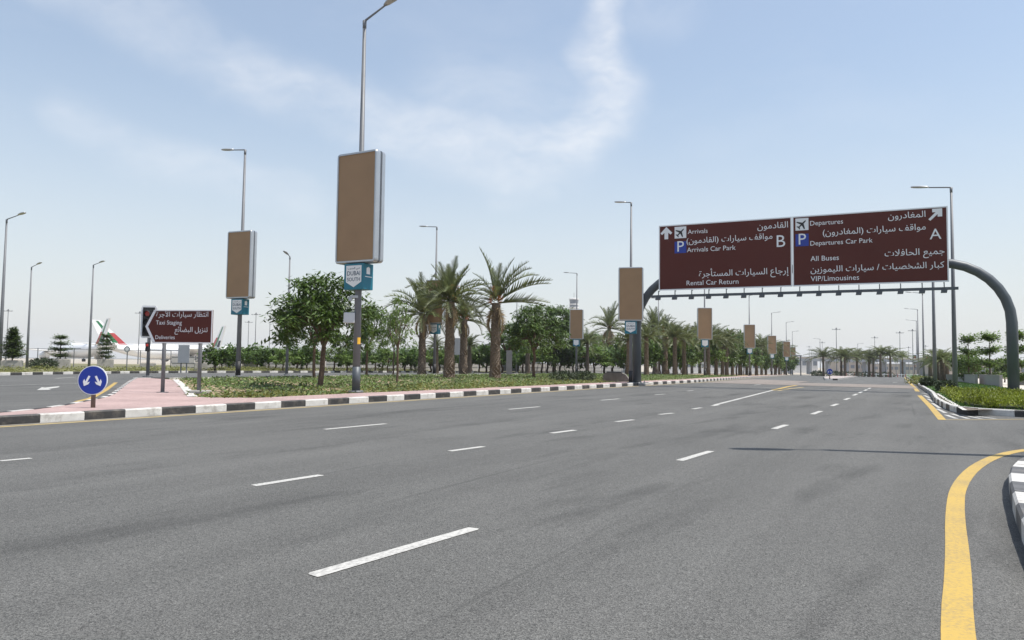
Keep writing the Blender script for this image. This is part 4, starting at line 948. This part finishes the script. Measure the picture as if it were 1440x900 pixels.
HN = {'u1': 5, 'u2': 5, 'u3': 5, 'f1': 5, 'f2': 4.1, 'f3': 3.9, 'c1': 3.05, 'c2': 3.05, 'c3': 3.45, 'bl': 5}; RN = {'u1': 2.4, 'u2': 2.4, 'u3': 2.4, 'f1': 2.4, 'f2': 1.9, 'f3': 2.3, 'c1': 1.15, 'c2': 1.0, 'c3': 1.35, 'bl': 2.4}
CROWN = {}
def tree(kind, x, yb, ytop, hw, leaf, label, Y=None, dz=.12, group='umbrella trees on the median', name='flame_tree', cat='tree', flowers=0, rz=None, p=None, thick=1.0):
    tm, cmh = tmesh(kind)
    if p is None: p = G(x, yb, dz) if Y is None else at(x, Y, dz)
    if Y: yb = 507.5 + .012 * (x - 720) + (EYE - p.z) / Y * F_PX
    k = p.y / F_PX; s = (yb - ytop) * k / HN[kind]; sw = hw * k / RN[kind]
    key = (kind, leaf.name)
    if key not in CROWN: m2 = cmh.copy(); m2.materials.clear(); m2.materials.append(leaf); CROWN[key] = m2
    g = thing(name, p, R_.uniform(0, 6) if rz is None else rz, label, cat, group); g.scale = (sw, sw, s)
    t_ = link('trunk', tm, g); c_ = link('crown', CROWN[key], g)
    if flowers:
        r = random.Random(int(x)); b = MB(); vs = CROWN[key].vertices; c0 = [vs[r.randrange(len(vs))].co.copy() for _ in range(flowers)]
        for c in c0:
            for j in range(40): b.leaf(c + rv(r) * .3 * r.random() + Vector((0, 0, .06)), rv(r), rv(r), .22, .16)
        link('blossom', b.mesh('blossom', False, FLOWER), g)
    return g
tree('u1', 450, 544.5, 377, 76, LEAFD, 'big dark umbrella tree left of the nearest billboard post')
tree('u2', 442, 532, 402, 46, LEAFD, 'umbrella tree whose reddish trunk stands just left of the big dark one')
tree('u2', 515.5, 529, 422, 34, LEAFD, 'dark tree showing right behind the nearest billboard post')
tree('u3', 558, 538, 409, 32, LEAFL, 'light green sparse young tree right of the nearest billboard post')
tree('u3', 553, 526, 430, 24, LEAFL, 'light green tree behind the sparse young tree')
tree('u2', 715, 526, 450, 42, LEAFD, 'dark tree directly right of the swept single palm')
tree('u1', 750.5, 531.5, 422, 44, LEAFD, 'umbrella tree with brown trunk between single palm and control tower')
tree('u1', 779, 524, 425, 52, LEAFD, 'wide umbrella tree with stout trunk left of the control tower')
tree('u3', 796, 522, 450, 26, LEAFD, 'thin umbrella tree below the control tower billboard')
tree('u3', 815, 522, 470, 22, LEAFD, 'small tree with red blossoms under the hidden billboard', flowers=3)
tree('u2', 841, 522.5, 466, 22, LEAFD, 'small tree with orange blossoms left of the open crowned palm', flowers=4)
tree('u3', 868, 523, 470, 18, LEAFL, 'light tree behind the low dark bush and concrete block')
tree('u2', 906, 523.5, 466, 20, LEAFD, 'small tree directly right of the gantry foot')
tree('u2', 946, 523, 452, 24, LEAFD, 'tree with bright red blossoms right of the stout palm', flowers=7)
tree('u3', 958, 524, 460, 20, LEAFL, 'light tree between stout palm and slim palm')
tree('u2', 1008, 524.5, 460, 22, LEAFD, 'tree directly right of the first billboard beyond the gantry')
row = [(1022, 135, 462, 20), (1036, 145, 466, 20), (1046, 160, 476, 14), (1062, 165, 482, 14), (1077, 200, 484, 14), (1092, 215, 488, 12), (1099, 240, 492, 12), (1112, 260, 498, 12), (965, 150, 480, 22), (992, 160, 476, 20), (940, 140, 484, 22), (890, 150, 486, 22)]
names = ['left of', 'close left of', 'behind', 'right of']
for i, (x, Y, yt, hw) in enumerate(row):
    tree(('f1', 'f2', 'f1')[i % 3], x, 525, yt, hw, (LEAFD, LEAFL, LEAFD)[(i * 2) % 3], ['dark', 'light', 'bushy', 'low'][i % 4] + ' tree in the far median row ' + ['just beyond the first far billboard', 'left of the second far billboard', 'hidden behind the second far billboard', 'right of the second far billboard', 'left of the third far billboard', 'right of the third far billboard', 'left of the fourth far billboard', 'beyond the last far billboard', 'behind the slim palm', 'behind the first far billboard', 'behind the stout palm', 'behind the gantry foot'][i], Y=Y, group='trees in the far median row')
# trees on the verge beyond the far carriageway
vt = [(303, 78, 487, 19), (322, 90, 484, 20), (338, 100, 488, 18), (362, 95, 486, 18), (378, 90, 489, 20), (398, 84, 490, 16), (418, 92, 485, 20), (432, 96, 488, 18), (470, 88, 486, 20), (488, 95, 492, 18), (528, 100, 490, 20), (545, 92, 488, 18), (570, 100, 490, 20), (584, 110, 488, 18), (606, 105, 490, 22), (628, 112, 487, 20), (663, 118, 488, 22), (684, 120, 484, 22), (706, 118, 488, 22), (735, 125, 485, 24), (762, 130, 486, 22), (788, 135, 484, 22), (812, 140, 487, 22), (836, 138, 486, 24), (862, 142, 488, 22), (900, 145, 488, 22)]
wh = ['right of the taxi sign', 'touching the left billboard post', 'behind the left billboard post', 'right of the left billboard post', 'in the gap right of the cross topped mast', 'below the edge of the dark umbrella tree', 'under the dark umbrella crown', 'left of the reddish trunk', 'between the dark trunk and the nearest billboard post', 'behind the nearest billboard post', 'right of the nearest billboard post', 'left of the sparse young tree', 'right of the sparse young tree', 'left of the left palm', 'between left palm and thick palm', 'behind the thick palm', 'between the shorter palm and single palm', 'behind the single palm', 'right of the single palm', 'left of the brown umbrella trunk', 'right of the brown umbrella trunk', 'right of the stout umbrella trunk', 'below the control tower', 'behind the orange blossoms', 'behind the open crowned palm', 'behind the gantry foot post']
for i, (x, Y, yt, hw) in enumerate(vt):
    tree(('f2', 'f3', 'f1')[i % 3], x, 522, yt - 3, hw * 1.25, (LEAFD, LEAFD, LEAFL)[i % 3], ('low round verge tree ', 'wide low verge tree ', 'loose light verge tree ')[i % 3] + wh[i], Y=Y, group='trees on the far verge', name='verge_tree')
palm(613, 526, 486, 468, 'small palm under the hidden billboard badge', 61, Y=88, parts=False, group='date palms on the median')
palm(660, 526, 486, 464, 'small palm behind the shorter palm', 62, Y=100, parts=False)
for i, (x, Y, yt, hw, lab) in enumerate([(312, 96, 488, 24, 'just left of the left billboard post'), (350, 104, 488, 24, 'in the gap right of the left billboard post'), (388, 98, 486, 24, 'below the left edge of the dark umbrella crown'), (424, 104, 486, 24, 'behind the two umbrella trunks'), (500, 104, 488, 24, 'just left of the nearest billboard post'), (538, 108, 486, 26, 'just right of the nearest billboard post'), (578, 112, 486, 26, 'behind the left palm'), (618, 116, 486, 26, 'in the gap left of the thickest palm'), (646, 122, 484, 26, 'between the thickest and the shorter palm'), (674, 124, 482, 26, 'left of the swept palm trunk'), (728, 130, 480, 28, 'left of the brown umbrella trunk, second row'), (770, 136, 480, 28, 'right of the brown umbrella trunk, second row'), (806, 142, 482, 28, 'under the control tower, second row'), (850, 146, 482, 28, 'behind the open crowned palm, second row')]):
    tree(('f3', 'f2', 'f1')[i % 3], x, 522, yt, hw, (LEAFD, LEAFL, LEAFD)[i % 3], ('wide', 'light green', 'dark')[i % 3] + ' tree of the back row ' + lab, Y=Y, group='back row of trees on the far verge', name='verge_tree')
# tiered trees in concrete planters on the left
def planter(x, yb, w, h, label):
    p = G(x, yb, .12); k = p.y / F_PX
    g = thing('planter', p, .45, label, 'planter', 'concrete planters on the verge')
    W2, H2 = w * k / 1.32, h * k
    def fn(b):
        b.box((0, 0, H2 / 2), (W2, W2, H2), 0, .04)
    link('tub', cm(('planter', round(W2, 1), round(H2, 1)), fn, CONC), g); link('soil', cm(('planter_soil', round(W2, 1), round(H2, 1)), lambda b: b.box((0, 0, H2 + .012), (W2 - .2, W2 - .2, .03)), SOIL), g)
    return p + Vector((0, 0, H2)), k
for x, yb, w, h, kind, yt, hw, lab in [(16.5, 521, 31, 14, 'c1', 464.5, 18, 'first'), (84, 518, 31, 13, 'c2', 474, 15, 'second'), (148, 517.5, 26, 12, 'c3', 472.5, 14, 'third')]:
    where = {'first': 'at the left edge', 'second': 'left of the blue disc', 'third': 'behind the blue disc'}[lab]
    tp, k = planter(x, yb, w, h, 'square concrete planter ' + where + ' with tiered tree')
    tree(kind, x, yb - h, yt, hw, LEAFT, {'c1': 'dense conical tiered tree ', 'c2': 'tiered tree with flat top ', 'c3': 'sparse tiered tree '}[kind] + 'in the planter ' + where, p=tp, group='tiered trees in planters', name='tiered_tree')
for x, yb, w, h, lab in [(208, 520.5, 26, 10, 'behind the red traffic signal'), (282, 521, 22, 11, 'behind the right post of the taxi sign'), (374, 520, 14, 7, 'with no tree right of the left billboard post'), (404, 519, 12, 7, 'beside the thin lamp post')]:
    planter(x, yb, w, h, 'pale concrete planter ' + lab)
for kd, x, Y, yt, hw, lf, lab in [('c2', 1392, 70, 473, 20, LEAFL, 'tallest tiered tree right of the lamp post behind the wall'), ('c2', 1362, 75, 476, 17, LEAFL, 'slim tiered tree left of the tallest one behind the wall'), ('f2', 1352, 85, 492, 16, LEAFL, 'low bushy tree close to the right lamp post'), ('c2', 1432, 66, 470, 20, LEAFL, 'tiered tree at the right edge beyond the gantry foot'), ('f3', 1372, 82, 494, 20, LEAFL, 'low bushy tree between the tall tiered ones'), ('f2', 1412, 90, 500, 16, LEAFT, 'low bushy tree just left of the right gantry foot')]:
    tree(kd, x, 540, yt, hw, lf, lab, Y=Y, group='trees behind the grey wall', name='tiered_tree' if kd == 'c2' else 'verge_tree')

# ground cover, shrubs, hedge, grass
def scatter(name, n, region, m, L, hmax, seed, keep=None, kind='stuff', up=.6, dz=.1, clump=.35):
    r = random.Random(seed); b = MB(); c = 0
    for _ in range(n):
        x, y = region(r)
        if keep and not keep(x, y, r): continue
        z = zg(x, y) + dz; hh = hmax * (.5 + .5 * math.sin(x * 1.7 + 1.3 * math.sin(y * 1.1)) * math.sin(y * 1.3 + x * .4)) * .6 + hmax * .4
        for j in range(6):
            q = Vector((x + r.gauss(0, clump), y + r.gauss(0, clump), z + r.random() * hh))
            b.leaf(q, Vector((r.gauss(0, 1), r.gauss(0, 1), r.uniform(-.1, up))), Vector((r.gauss(0, .5), r.gauss(0, .5), 1)), L * r.uniform(.6, 1.3), L * r.uniform(.35, .6))
    o = link(name, b.mesh(name, False, m)); o['kind'] = kind; return o
def inpoly(p, poly):
    c = False; j = len(poly) - 1
    for i in range(len(poly)):
        a, b = poly[i], poly[j]
        if (a[1] > p[1]) != (b[1] > p[1]) and p[0] < (b[0] - a[0]) * (p[1] - a[1]) / (b[1] - a[1]) + a[0]: c = not c
        j = i
    return c
soil_in = soil_pts
def median_region(r):
    f = r.random() ** 1.5; return ST(15.5 + f * 105, r.uniform(19.2, 43))
def median_keep(x, y, r):
    s, t = toST((x, y))
    if not inpoly((x, y), soil_in) or not inpoly((x + .39, y - .22), soil_in): return False
    if not inpoly((x - .5, y), soil_in): return False
    bare = math.sin(x * .9 + 2) * math.sin(y * .7 + x * .3) + .6 * math.sin(x * 2.3 + y * 1.9)
    lim = .10 if s < 25 and t < 28 else .62
    return bare < lim + .25 * r.random()
scatter('ground_cover', 14500, median_region, COVER, .17, .20, 5, median_keep)
scatter('ground_cover', 2200, lambda r: ST(15.5 + r.random() ** 1.3 * 40, r.uniform(19.3, 24)), YBUSH, .16, .2, 6, median_keep)
scatter('dark_ground_cover', 2600, median_region, BUSHM, .16, .34, 15, lambda x, y, r: median_keep(x, y, r) and math.sin(x * .55 + 1) * math.sin(y * .41 + .4 * x) > .35)
def verge_reg(r): return ST(r.uniform(10, 90), r.uniform(62, 72))
scatter('verge_plants', 5200, verge_reg, YBUSH, .2, .55, 8, lambda x, y, r: toST((x, y))[1] > 65.5 + 1.2 * math.sin(x * .5) and math.sin(x * .8) + math.sin(y * 1.3 + x) > -.7, dz=.1)
def hedge():
    r = random.Random(3); b = MB(); core = MB()
    # footprint of the clipped hedge, its front along the pale edging
    front = [GX(1325, 553, .2), GX(1338, 560.5, .2), GX(1350, 567, .2), GX(1364, 572.2, .2), GX(1400, 574.5, .2), GX(1450, 576.2, .2), ST(28.5, -14)]
    back = [GX(1327, 552, .2), GX(1345, 554.8, .2), GX(1400, 557.2, .2), GX(1450, 559, .2), ST(35, -14)]
    poly = front + back[::-1]; xs = [p[0] for p in poly]; ys = [p[1] for p in poly]
    hh = lambda x, y: .30 + .10 * math.sin(x * 2.1 + 1.7 * math.sin(y * 1.3)) * math.sin(y * 1.9) + .07 * math.sin(x * 6 + y * 4)
    gx = min(xs)
    while gx < max(xs):
        gy = min(ys)
        while gy < max(ys):
            x, y = gx + r.gauss(0, .1), gy + r.gauss(0, .1); gy += .40
            if not inpoly((x, y), poly): continue
            z = zg(x, y) + .15; top = .40 + r.gauss(0, .055) + .05 * math.sin(x * 1.3 + y); rad = r.uniform(.2, .29)
            for j in range(120 if y < 31 else 60):
                d = rv(r); q = r.random() ** .4; p = Vector((x + d.x * rad * q, y + d.y * rad * q, z + top * (.5 + .5 * d.z * q))); L = r.uniform(.06, .12)
                b.leaf(p, Vector((d.x * .6 + r.gauss(0, .4), d.y * .6 + r.gauss(0, .4), r.uniform(.3, 1.1))), rv(r) + Vector((0, 0, .5)), L, L * .42)
        gx += .40
    g = thing('hedge', (front[2][0], front[2][1], zg(*front[2])), 0, 'low yellow green clipped hedge round the right corner island', 'hedge')
    off = Vector(g.location)
    b.v = [tuple(Vector(v) - off) for v in b.v]; o = link('hedge_leaves', b.mesh('hedge_leaves', False, HEDGEM), g); o['kind'] = 'stuff'
    pv = [Vector((p[0], p[1], 0)) for p in poly]; cen = sum(pv, Vector()) / len(pv); inner = [cen + (p - cen) * .95 for p in pv]; k = len(inner)
    core.add([(p.x - off.x, p.y - off.y, zg(p.x, p.y) + .1 - off.z) for p in inner] + [(p.x - off.x, p.y - off.y, zg(p.x, p.y) + .26 - off.z) for p in inner], [tuple(range(k, 2 * k))] + [(i, (i + 1) % k, (i + 1) % k + k, i + k) for i in range(k)])
    link('twigs', recalc(core.mesh('twigs', False, HEDGEI)), g)
hedge()
def lawn_reg(r): return ST(r.uniform(33, 100), r.uniform(-14, 4))
lp_ = lawn_pts
r9 = random.Random(77); gb = MB()
while len(gb.f) < 26000:
    x, y = ST(28 + 80 * r9.random() ** 1.4, r9.uniform(-16, 4))
    if not inpoly((x, y), lp_): continue
    z = zg(x, y) + .135
    for j in range(3):
        a = r9.uniform(0, 6.28); hgt = r9.uniform(.05, .12); dx, dy = math.cos(a) * .035, math.sin(a) * .035; ox, oy = r9.gauss(0, .05), r9.gauss(0, .05)
        gb.add([(x + ox - dx, y + oy - dy, z), (x + ox + dx, y + oy + dy, z), (x + ox + dy, y + oy - dx, z + hgt)], [(0, 1, 2)])
o = link('lawn_grass', gb.mesh('lawn_grass', False, BLADE)); o['kind'] = 'stuff'
def bush(c, rx, ry, h, m, label, seed, n=900, group='shrubs', L=.14):
    r = random.Random(seed); b = MB()
    for i in range(n):
        d = rv(r); q = .55 + .45 * r.random(); k_ = 1 + .18 * math.sin(5 * d.x + seed) * math.sin(4 * d.y + 2 * seed)
        p = Vector((d.x * rx * q * k_, d.y * ry * q * k_, h * .5 + d.z * h * .5 * q * k_)); l = L * r.uniform(.6, 1.3); b.leaf(p, d + rv(r) * .8, d, l, l * .5)
    g = link('bush', b.mesh('bush', False, m), None, c, R_.uniform(0, 3)); return tag(g, label, 'bush', group)
row2 = [(880, 105, 470, 22, 'behind the concrete block'), (912, 112, 468, 22, 'filling the gap right of the gantry foot'), (928, 118, 474, 20, 'between the full crowned and the stout palm'), (952, 120, 466, 24, 'behind the red blossoms'), (966, 130, 470, 22, 'right of the red blossoms'), (997, 125, 468, 24, 'under the right edge of the first far billboard'), (1016, 140, 464, 24, 'in the thick of the grove right of the first far billboard'), (1030, 155, 470, 22, 'in the grove midway to the second far billboard'), (1043, 165, 474, 20, 'in the grove just before the second far billboard'), (1056, 180, 482, 18, 'under the second far billboard'), (1070, 195, 482, 18, 'in the grove just past the second far billboard'), (1084, 215, 488, 16, 'under the third far billboard'), (1095, 240, 490, 16, 'just past the third far billboard'), (1105, 265, 494, 14, 'under the last pair of billboards')]
for i, (x, Y, yt, hw, lab) in enumerate(row2):
    tree(('f2', 'f3', 'f1')[i % 3], x, 525, yt, hw, (LEAFD, LEAFD, LEAFL)[i % 3], ('rounded', 'spreading', 'feathery')[i % 3] + ' tree ' + lab, Y=Y, group='trees in the far median grove')
for i, (x, Y, w, lab) in enumerate([(1150, 232, 5, 'left end'), (1172, 236, 5, 'behind the cross mast foot'), (1196, 240, 6, 'middle'), (1222, 244, 6, 'below the close palm pair'), (1244, 250, 5, 'right end')]):
    bush(at(x, Y, -.05), w, 1.6, 1.5, BUSHM, 'low dark hedge strip under the far palms, ' + lab, 50 + i, 500, 'hedge strip under the far palms', .55)
pb = G(800, 537, .12); bush(pb + Vector((-.3, .8, 0)), 1.6, .8, .75, BUSHM, 'long low dark bush left of the concrete block, left half', 1, 1300, 'low dark bushes by the concrete block'); bush(pb + Vector((1.2, 1.7, 0)), 1.5, .8, .72, BUSHM, 'low dark bush touching the concrete block', 2, 1300, 'low dark bushes by the concrete block')
bush(G(1331, 552.5, .14), .55, .5, .62, BUSHM, 'dark green shrub at the near left end of the clipped hedge', 9, 900, 'shrubs on the right lawn', .14)
for i, (x, yb, w, lab) in enumerate([(1297, 540, 1.2, 'round green shrub on the lawn beside the far kerb'), (1290, 534, 1.0, 'low green shrub on the lawn farthest down the kerb'), (1305, 543.5, .45, 'small dark shrub at the foot of the lawn pole')]):
    bush(G(x, yb, .14), w, w, .6, (YBUSH, LEAFL, BUSHM)[i], lab, 10 + i, 700, 'shrubs on the right lawn', .18)
for i, (x, yb, lab) in enumerate([(58, 518, 'dark shrub between the first and second planters'), (64, 518.5, 'dark shrub touching the second planter')]): bush(G(x, yb, .12), 1.3, 1.0, 1.0, BUSHM, lab, 20 + i, 500, 'dark shrubs between the planters', .3)
# concrete block by the gantry foot
pc = G(868, 536.5, .19); g = thing('concrete_barrier', pc, math.atan2(-.3, 1), 'sloping concrete block lying left of the gantry foot', 'barrier'); k = pc.y / F_PX
link('body', cm('barrier_body', lambda b: b.prism([(-19 * k, 0), (14 * k, 0), (19 * k, 1.5 * k), (12 * k, 10 * k), (7 * k, 12 * k), (-15 * k, 12.5 * k), (-19 * k, 9 * k)], -.35, .35), mat('dark stained concrete', (.15, .135, .12), .9, .3, 2, .3, 20)), g)
link('cap', cm('barrier_cap', lambda b: b.box((-4 * k, 0, 12.8 * k), (21 * k, .5, .09), 0, .02), BLACK), g)

# ------------------------------------------------------------------ walls, fences, far buildings, aircraft
def wall_run(x0, y0, x1, y1, label, h=.85, name='boundary_wall'):
    a, b_ = G(x0, y0, .1), G(x1, y1, .1); d = b_ - a; L = Vector((d.x, d.y)).length; n = max(1, round(L / 4)); g = thing(name, a, math.atan2(d.y, d.x), label, 'wall', 'grey walls beside the lawn')
    for i in range(n):
        def fn(b): b.box((0, 0, h / 2), (L / n - .03, .2, h), 0, .012)
        o = link('wall_panel', cm(('wall_panel', name, round(L, 1)), fn, WALLM), g, ((i + .5) * L / n, 0, (b_.z - a.z) * (i + .5) / n))
    link('coping', cm(('coping', round(L, 1)), lambda b: b.box((L / 2, 0, h + .02), (L, .26, .06)), CONC), g).rotation_euler = (0, -math.atan2(b_.z - a.z, L), 0)
wall_run(1302, 532.2, 1373.5, 541, 'long grey panelled wall behind the lawn and the right lamp post')
wall_run(1379, 540.3, 1408, 544.3, 'short grey wall section just left of the right gantry foot')
wall_run(1424, 541, 1445, 541.6, 'grey wall piece right of the right gantry foot')
# mesh fence behind the planters
def fence(xa, xb, Y0, Y1, label, m, hgt, step, slats):
    a, b_ = at(xa, Y0, .1), at(xb, Y1, .1); d = b_ - a; L = Vector((d.x, d.y)).length; g = thing('perimeter_fence', a, math.atan2(d.y, d.x), label, 'fence', 'perimeter fences'); n = int(L / step); dzz = b_.z - a.z
    pm = cm(('fence_post', hgt), lambda b: b.tube([(0, 0, 0), (0, 0, hgt)], .05, 6), GREY)
    for i in range(n + 1): link('post', pm, g, (i * L / n, 0, dzz * i / n))
    fb = MB()
    for z in (.25, hgt * .5, hgt - .06): fb.box((L / 2, .03, z + dzz / 2), (L, .035, .05))
    link('rail', fb.mesh('rail', False, GREY), g)
    if slats:
        sb = cm(('slat', hgt), lambda b: b.box((0, .06, hgt / 2), (step - .12, .02, hgt - .2)), m)
        for i in range(n): link('fence_panel', sb, g, ((i + .5) * L / n, 0, dzz * (i + .5) / n))
fence(-60, 240, 80, 96, 'open steel mesh fence behind the planters in front of the aircraft', GREY, 2.3, 3.2, False)
fence(240, 560, 96, 118, 'grey panelled fence behind the verge trees at left', mat('grey fence panel', (.36, .35, .34), .7, .1, .5), 1.7, 3.0, True)
fence(560, 900, 118, 165, 'grey panelled fence glimpsed between the palm trunks', mat('pale fence panel', (.45, .43, .41), .7, .1, .5), 1.8, 3.4, True)
# parked airliners beyond the fence
def airliner(tail, nose_ang, label, s=1.0, k=0):
    g = thing('airliner', tail, nose_ang, label, 'aircraft', 'white airliners parked beyond the fence'); g.scale = (s,) * 3
    def fus(b): b.tube([(0, 0, 5.6), (3, 0, 5.2), (9, 0, 4.5), (16, 0, 4.1), (48, 0, 4.1), (54, 0, 3.9), (58, 0, 3.5), (60, 0, 3.1)], [.25, .9, 1.9, 2.75, 2.75, 2.4, 1.5, .2], 18)
    f = link('fuselage', cm('fuselage', fus, PLANE, True), g)
    fin = [(8.5, 6.4), (-1.2, 14.8), (-4.2, 14.8), (.4, 6.4)]
    def band(f0_, f1, h0, h1, m_, nm, th=.2):
        def pt(f, h): a, b2 = fin[0], fin[1]; c, d2 = fin[3], fin[2]; x_l = a[0] + (b2[0] - a[0]) * h; x_t = c[0] + (d2[0] - c[0]) * h; return (x_l + (x_t - x_l) * f, 6.0 + (14.8 - 6.0) * h)
        def fn(b): b.prism([pt(f0_, h0), pt(f0_, h1), pt(f1, h1), pt(f1, h0)], -th, th)
        link('fin_band', cm(('fin_band', nm), fn, m_), g)
    link('fin', cm('fin', lambda b: b.prism([(fin[0][0], 6.0), fin[1], fin[2], (fin[3][0], 6.0)], -.2, .2), PLANE), g)
    band(.0, .34, .0, .5, RED, 'red', .22); band(.30, .56, .12, .96, GREENP, 'green', .23); band(.62, .95, .08, .36, BLACK, 'black', .22)
    FW = [(0, 1, 2, 3), (7, 6, 5, 4), (0, 3, 7, 4), (1, 5, 6, 2), (3, 2, 6, 7)]
    for sg in (-1, 1):
        link('wing', cm(('wing', sg), lambda b: b.add([(36, sg * 2.4, 3.2), (28, sg * 2.4, 3.2), (18, sg * 28, 5.0), (21, sg * 28, 5.0), (36, sg * 2.4, 3.8), (28, sg * 2.4, 3.6), (18, sg * 28, 5.2), (21, sg * 28, 5.2)], FW), PLANE), g)
        link('tailplane', cm(('tailplane', sg), lambda b: b.add([(5, sg * .6, 5.8), (.5, sg * .6, 5.8), (-3, sg * 10, 6.6), (-.6, sg * 10, 6.6), (5, sg * .6, 6.1), (.5, sg * .6, 6.0), (-3, sg * 10, 6.7), (-.6, sg * 10, 6.7)], FW), PLANE), g)
        link('engine', cm('engine', lambda b: b.tube([(34, 0, 2.2), (32, 0, 2.2), (29, 0, 2.4)], [1.5, 1.6, .9], 12), PLANE), g, (0, sg * 9, 0))
    link('window_band', cm('window_band', lambda b: [b.box((32, y, 4.7), (34, .06, .35)) for y in (-2.72, 2.72)], FARD), g)
    for x, y in ((50, 0), (30, -3), (30, 3)): link('landing_gear', cm('landing_gear', lambda b: (b.tube([(0, 0, .5), (0, 0, 3)], .2, 6), b.tube([(0, -.5, .55), (0, .5, .55)], .55, 10)), BLACK), g, (x, y, 0))
airliner(at(146, 400, -.0), PI - .75, 'white airliner facing left, striped tail left one of the crossed pair', 1.6)
airliner(at(143, 415, -.0), .85, 'white airliner facing right, striped tail right one of the crossed pair', 1.6)
airliner(at(309, 430, -.0), PI - .8, 'white airliner whose tail peeks out right of the taxi sign', 1.5)
# far end of the road: overpass, low buildings, control tower
def far_box(name, cat, x0, x1, y0, y1, Y, m, label, wm_=None, bands=0):
    """a low building far off, standing on the plain"""
    a, b_ = D(x0, Y, 510), D(x1, Y, 510); p = at((x0 + x1) / 2, Y); hz = lambda x, y: EYE + (507.5 + .012 * (x - 720) - y) / F_PX * Y
    zt = hz((x0 + x1) / 2, y0); z0 = p.z - .2 if y1 is None else hz((x0 + x1) / 2, y1); w = b_[0] - a[0]
    g = thing(name, (p.x, p.y, p.z), 0, label, cat, 'far airport buildings')
    link('wall', cm((name, x0, Y), lambda b: b.box((0, 8, (zt + z0) / 2 - p.z), (w, 16, zt - z0)), m), g)
    link('roof', cm((name + '_roof', x0, Y), lambda b: b.box((0, 8, zt - p.z + .25), (w + 1, 17, .5)), FARG), g)
    n = max(2, int((x1 - x0) / 7)); wmm = cm((name + '_win', x0, Y), lambda b: b.box((0, -.06, 0), (w / n * .7, .2, (zt - z0) * .28)), FARD)
    for i in range(n): link('window', wmm, g, (-w / 2 + (i + .5) * w / n, 0, (zt + z0) / 2 + (zt - z0) * .12 - p.z))
    return g
Yo = 420; po = at(1250, Yo); g = thing('overpass', po, -.05, 'long grey overpass crossing behind the far palms', 'bridge'); hz_ = lambda y: EYE + (513.8 - y) / F_PX * Yo - po.z
xa, xb = D(1105, Yo)[0] - po.x, D(1420, Yo)[0] - po.x
link('deck', cm('overpass_deck', lambda b: b.box(((xa + xb) / 2, 6, hz_(506.5)), (xb - xa, 12, hz_(504.5) - hz_(508.5))), FARG), g)
link('parapet', cm('overpass_parapet', lambda b: b.box(((xa + xb) / 2, 0, hz_(503.8)), (xb - xa, .5, .7)), FARB), g)
for i in range(12): link('pier', cm('overpass_pier', lambda b: b.box((0, 6, hz_(508.5) / 2), (1.0, 5, hz_(508.5))), FARG), g, (xa + (i + .5) * (xb - xa) / 12, 0, 0))
far_box('terminal_building', 'building', 1228, 1300, 512, None, 470, FARB, 'beige terminal block seen below the overpass')
far_box('white_shed', 'building', 1112, 1150, 502, None, 500, FARW, 'white shed beyond the end of the median')
far_box('low_building', 'building', 1180, 1225, 509, None, 480, FARB, 'low beige building behind the far palm cluster')
far_box('long_building', 'building', 930, 1100, 508, None, 420, FARW, 'long pale building glimpsed between the median trunks')
far_box('hangar', 'building', 560, 760, 500, None, 520, FARW, 'pale hangar glimpsed behind the verge trees')
far_box('grey_building', 'building', 1330, 1470, 512, None, 300, FARB, 'low pale building behind the tiered trees at right')
# control tower
pt = at(806.5, 620); kt = 620 / F_PX; g = thing('control_tower', pt, 0, 'pale airport control tower with banded glass cab above the trees', 'tower'); zt = lambda y: EYE + (508.5 - y) * kt - pt.z
link('shaft', cm('tower_shaft', lambda b: b.tube([(0, 0, 0), (0, 0, zt(434))], [3.2, 2.6], 14), FARW), g)
link('cab', cm('tower_cab', lambda b: (b.tube([(0, 0, zt(436)), (0, 0, zt(433)), (0, 0, zt(431))], [3, 4.2, 4.2], 14), b.tube([(0, 0, zt(428.5)), (0, 0, zt(426.5))], [4.0, 4.0], 14), b.tube([(0, 0, zt(421)), (0, 0, zt(419.5)), (0, 0, zt(418.5))], [4.2, 4.2, 2.4], 14)), FARW), g)
link('glass', cm('tower_glass', lambda b: (b.tube([(0, 0, zt(431)), (0, 0, zt(428.5))], 3.6, 14, False), b.tube([(0, 0, zt(426.5)), (0, 0, zt(421))], [3.5, 3.8], 14, False)), FARD), g)
link('aerial', cm('tower_aerial', lambda b: b.tube([(0, 0, zt(418.5)), (0, 0, zt(411))], .15, 6), GREY), g)
# barriers at the end of the road
for i, (x, lab) in enumerate([(1190, 'left'), (1226, 'middle'), (1262, 'right')]):
    p = at(x, 240); g = thing('road_barrier', p, 0, 'row of red and white posts across the road end, %s section' % lab, 'barrier', 'red and white barriers at the road end')
    for j in range(6): link('post', cm(('bpost', j % 2), lambda b: b.tube([(0, 0, 0), (0, 0, 1.1)], .12, 6), (BARR, WHT)[j % 2]), g, (j * 1.3, 0, 0))
    link('rail', cm('brail', lambda b: b.box((3.2, 0, .85), (7, .08, .18)), WHT), g)
# the lamp post outside the frame on the right whose shadow lies across the road
lamp_post(Vector((10.15, 12.3, .18)), 'lamp post on the near right corner island', H=10.2, arm_dir=PI, arm=.6, r=(.17, .11))

# dusty air over the whole place
hb_ = MB(); hb_.box((0, 0, 16), (4600, 4600, 60))
hm = bpy.data.materials.new('dusty air'); hm.use_nodes = True; hn = hm.node_tree.nodes; hn.remove(hn['Principled BSDF'])
pv_ = hn.new('ShaderNodeVolumePrincipled'); pv_.inputs['Color'].default_value = (.93, .95, .98, 1); pv_.inputs['Density'].default_value = .00016; pv_.inputs['Anisotropy'].default_value = .2
hm.node_tree.links.new(pv_.outputs[0], hn['Material Output'].inputs['Volume'])
ho = link('haze', recalc(hb_.mesh('haze', False, hm))); ho['kind'] = 'stuff'
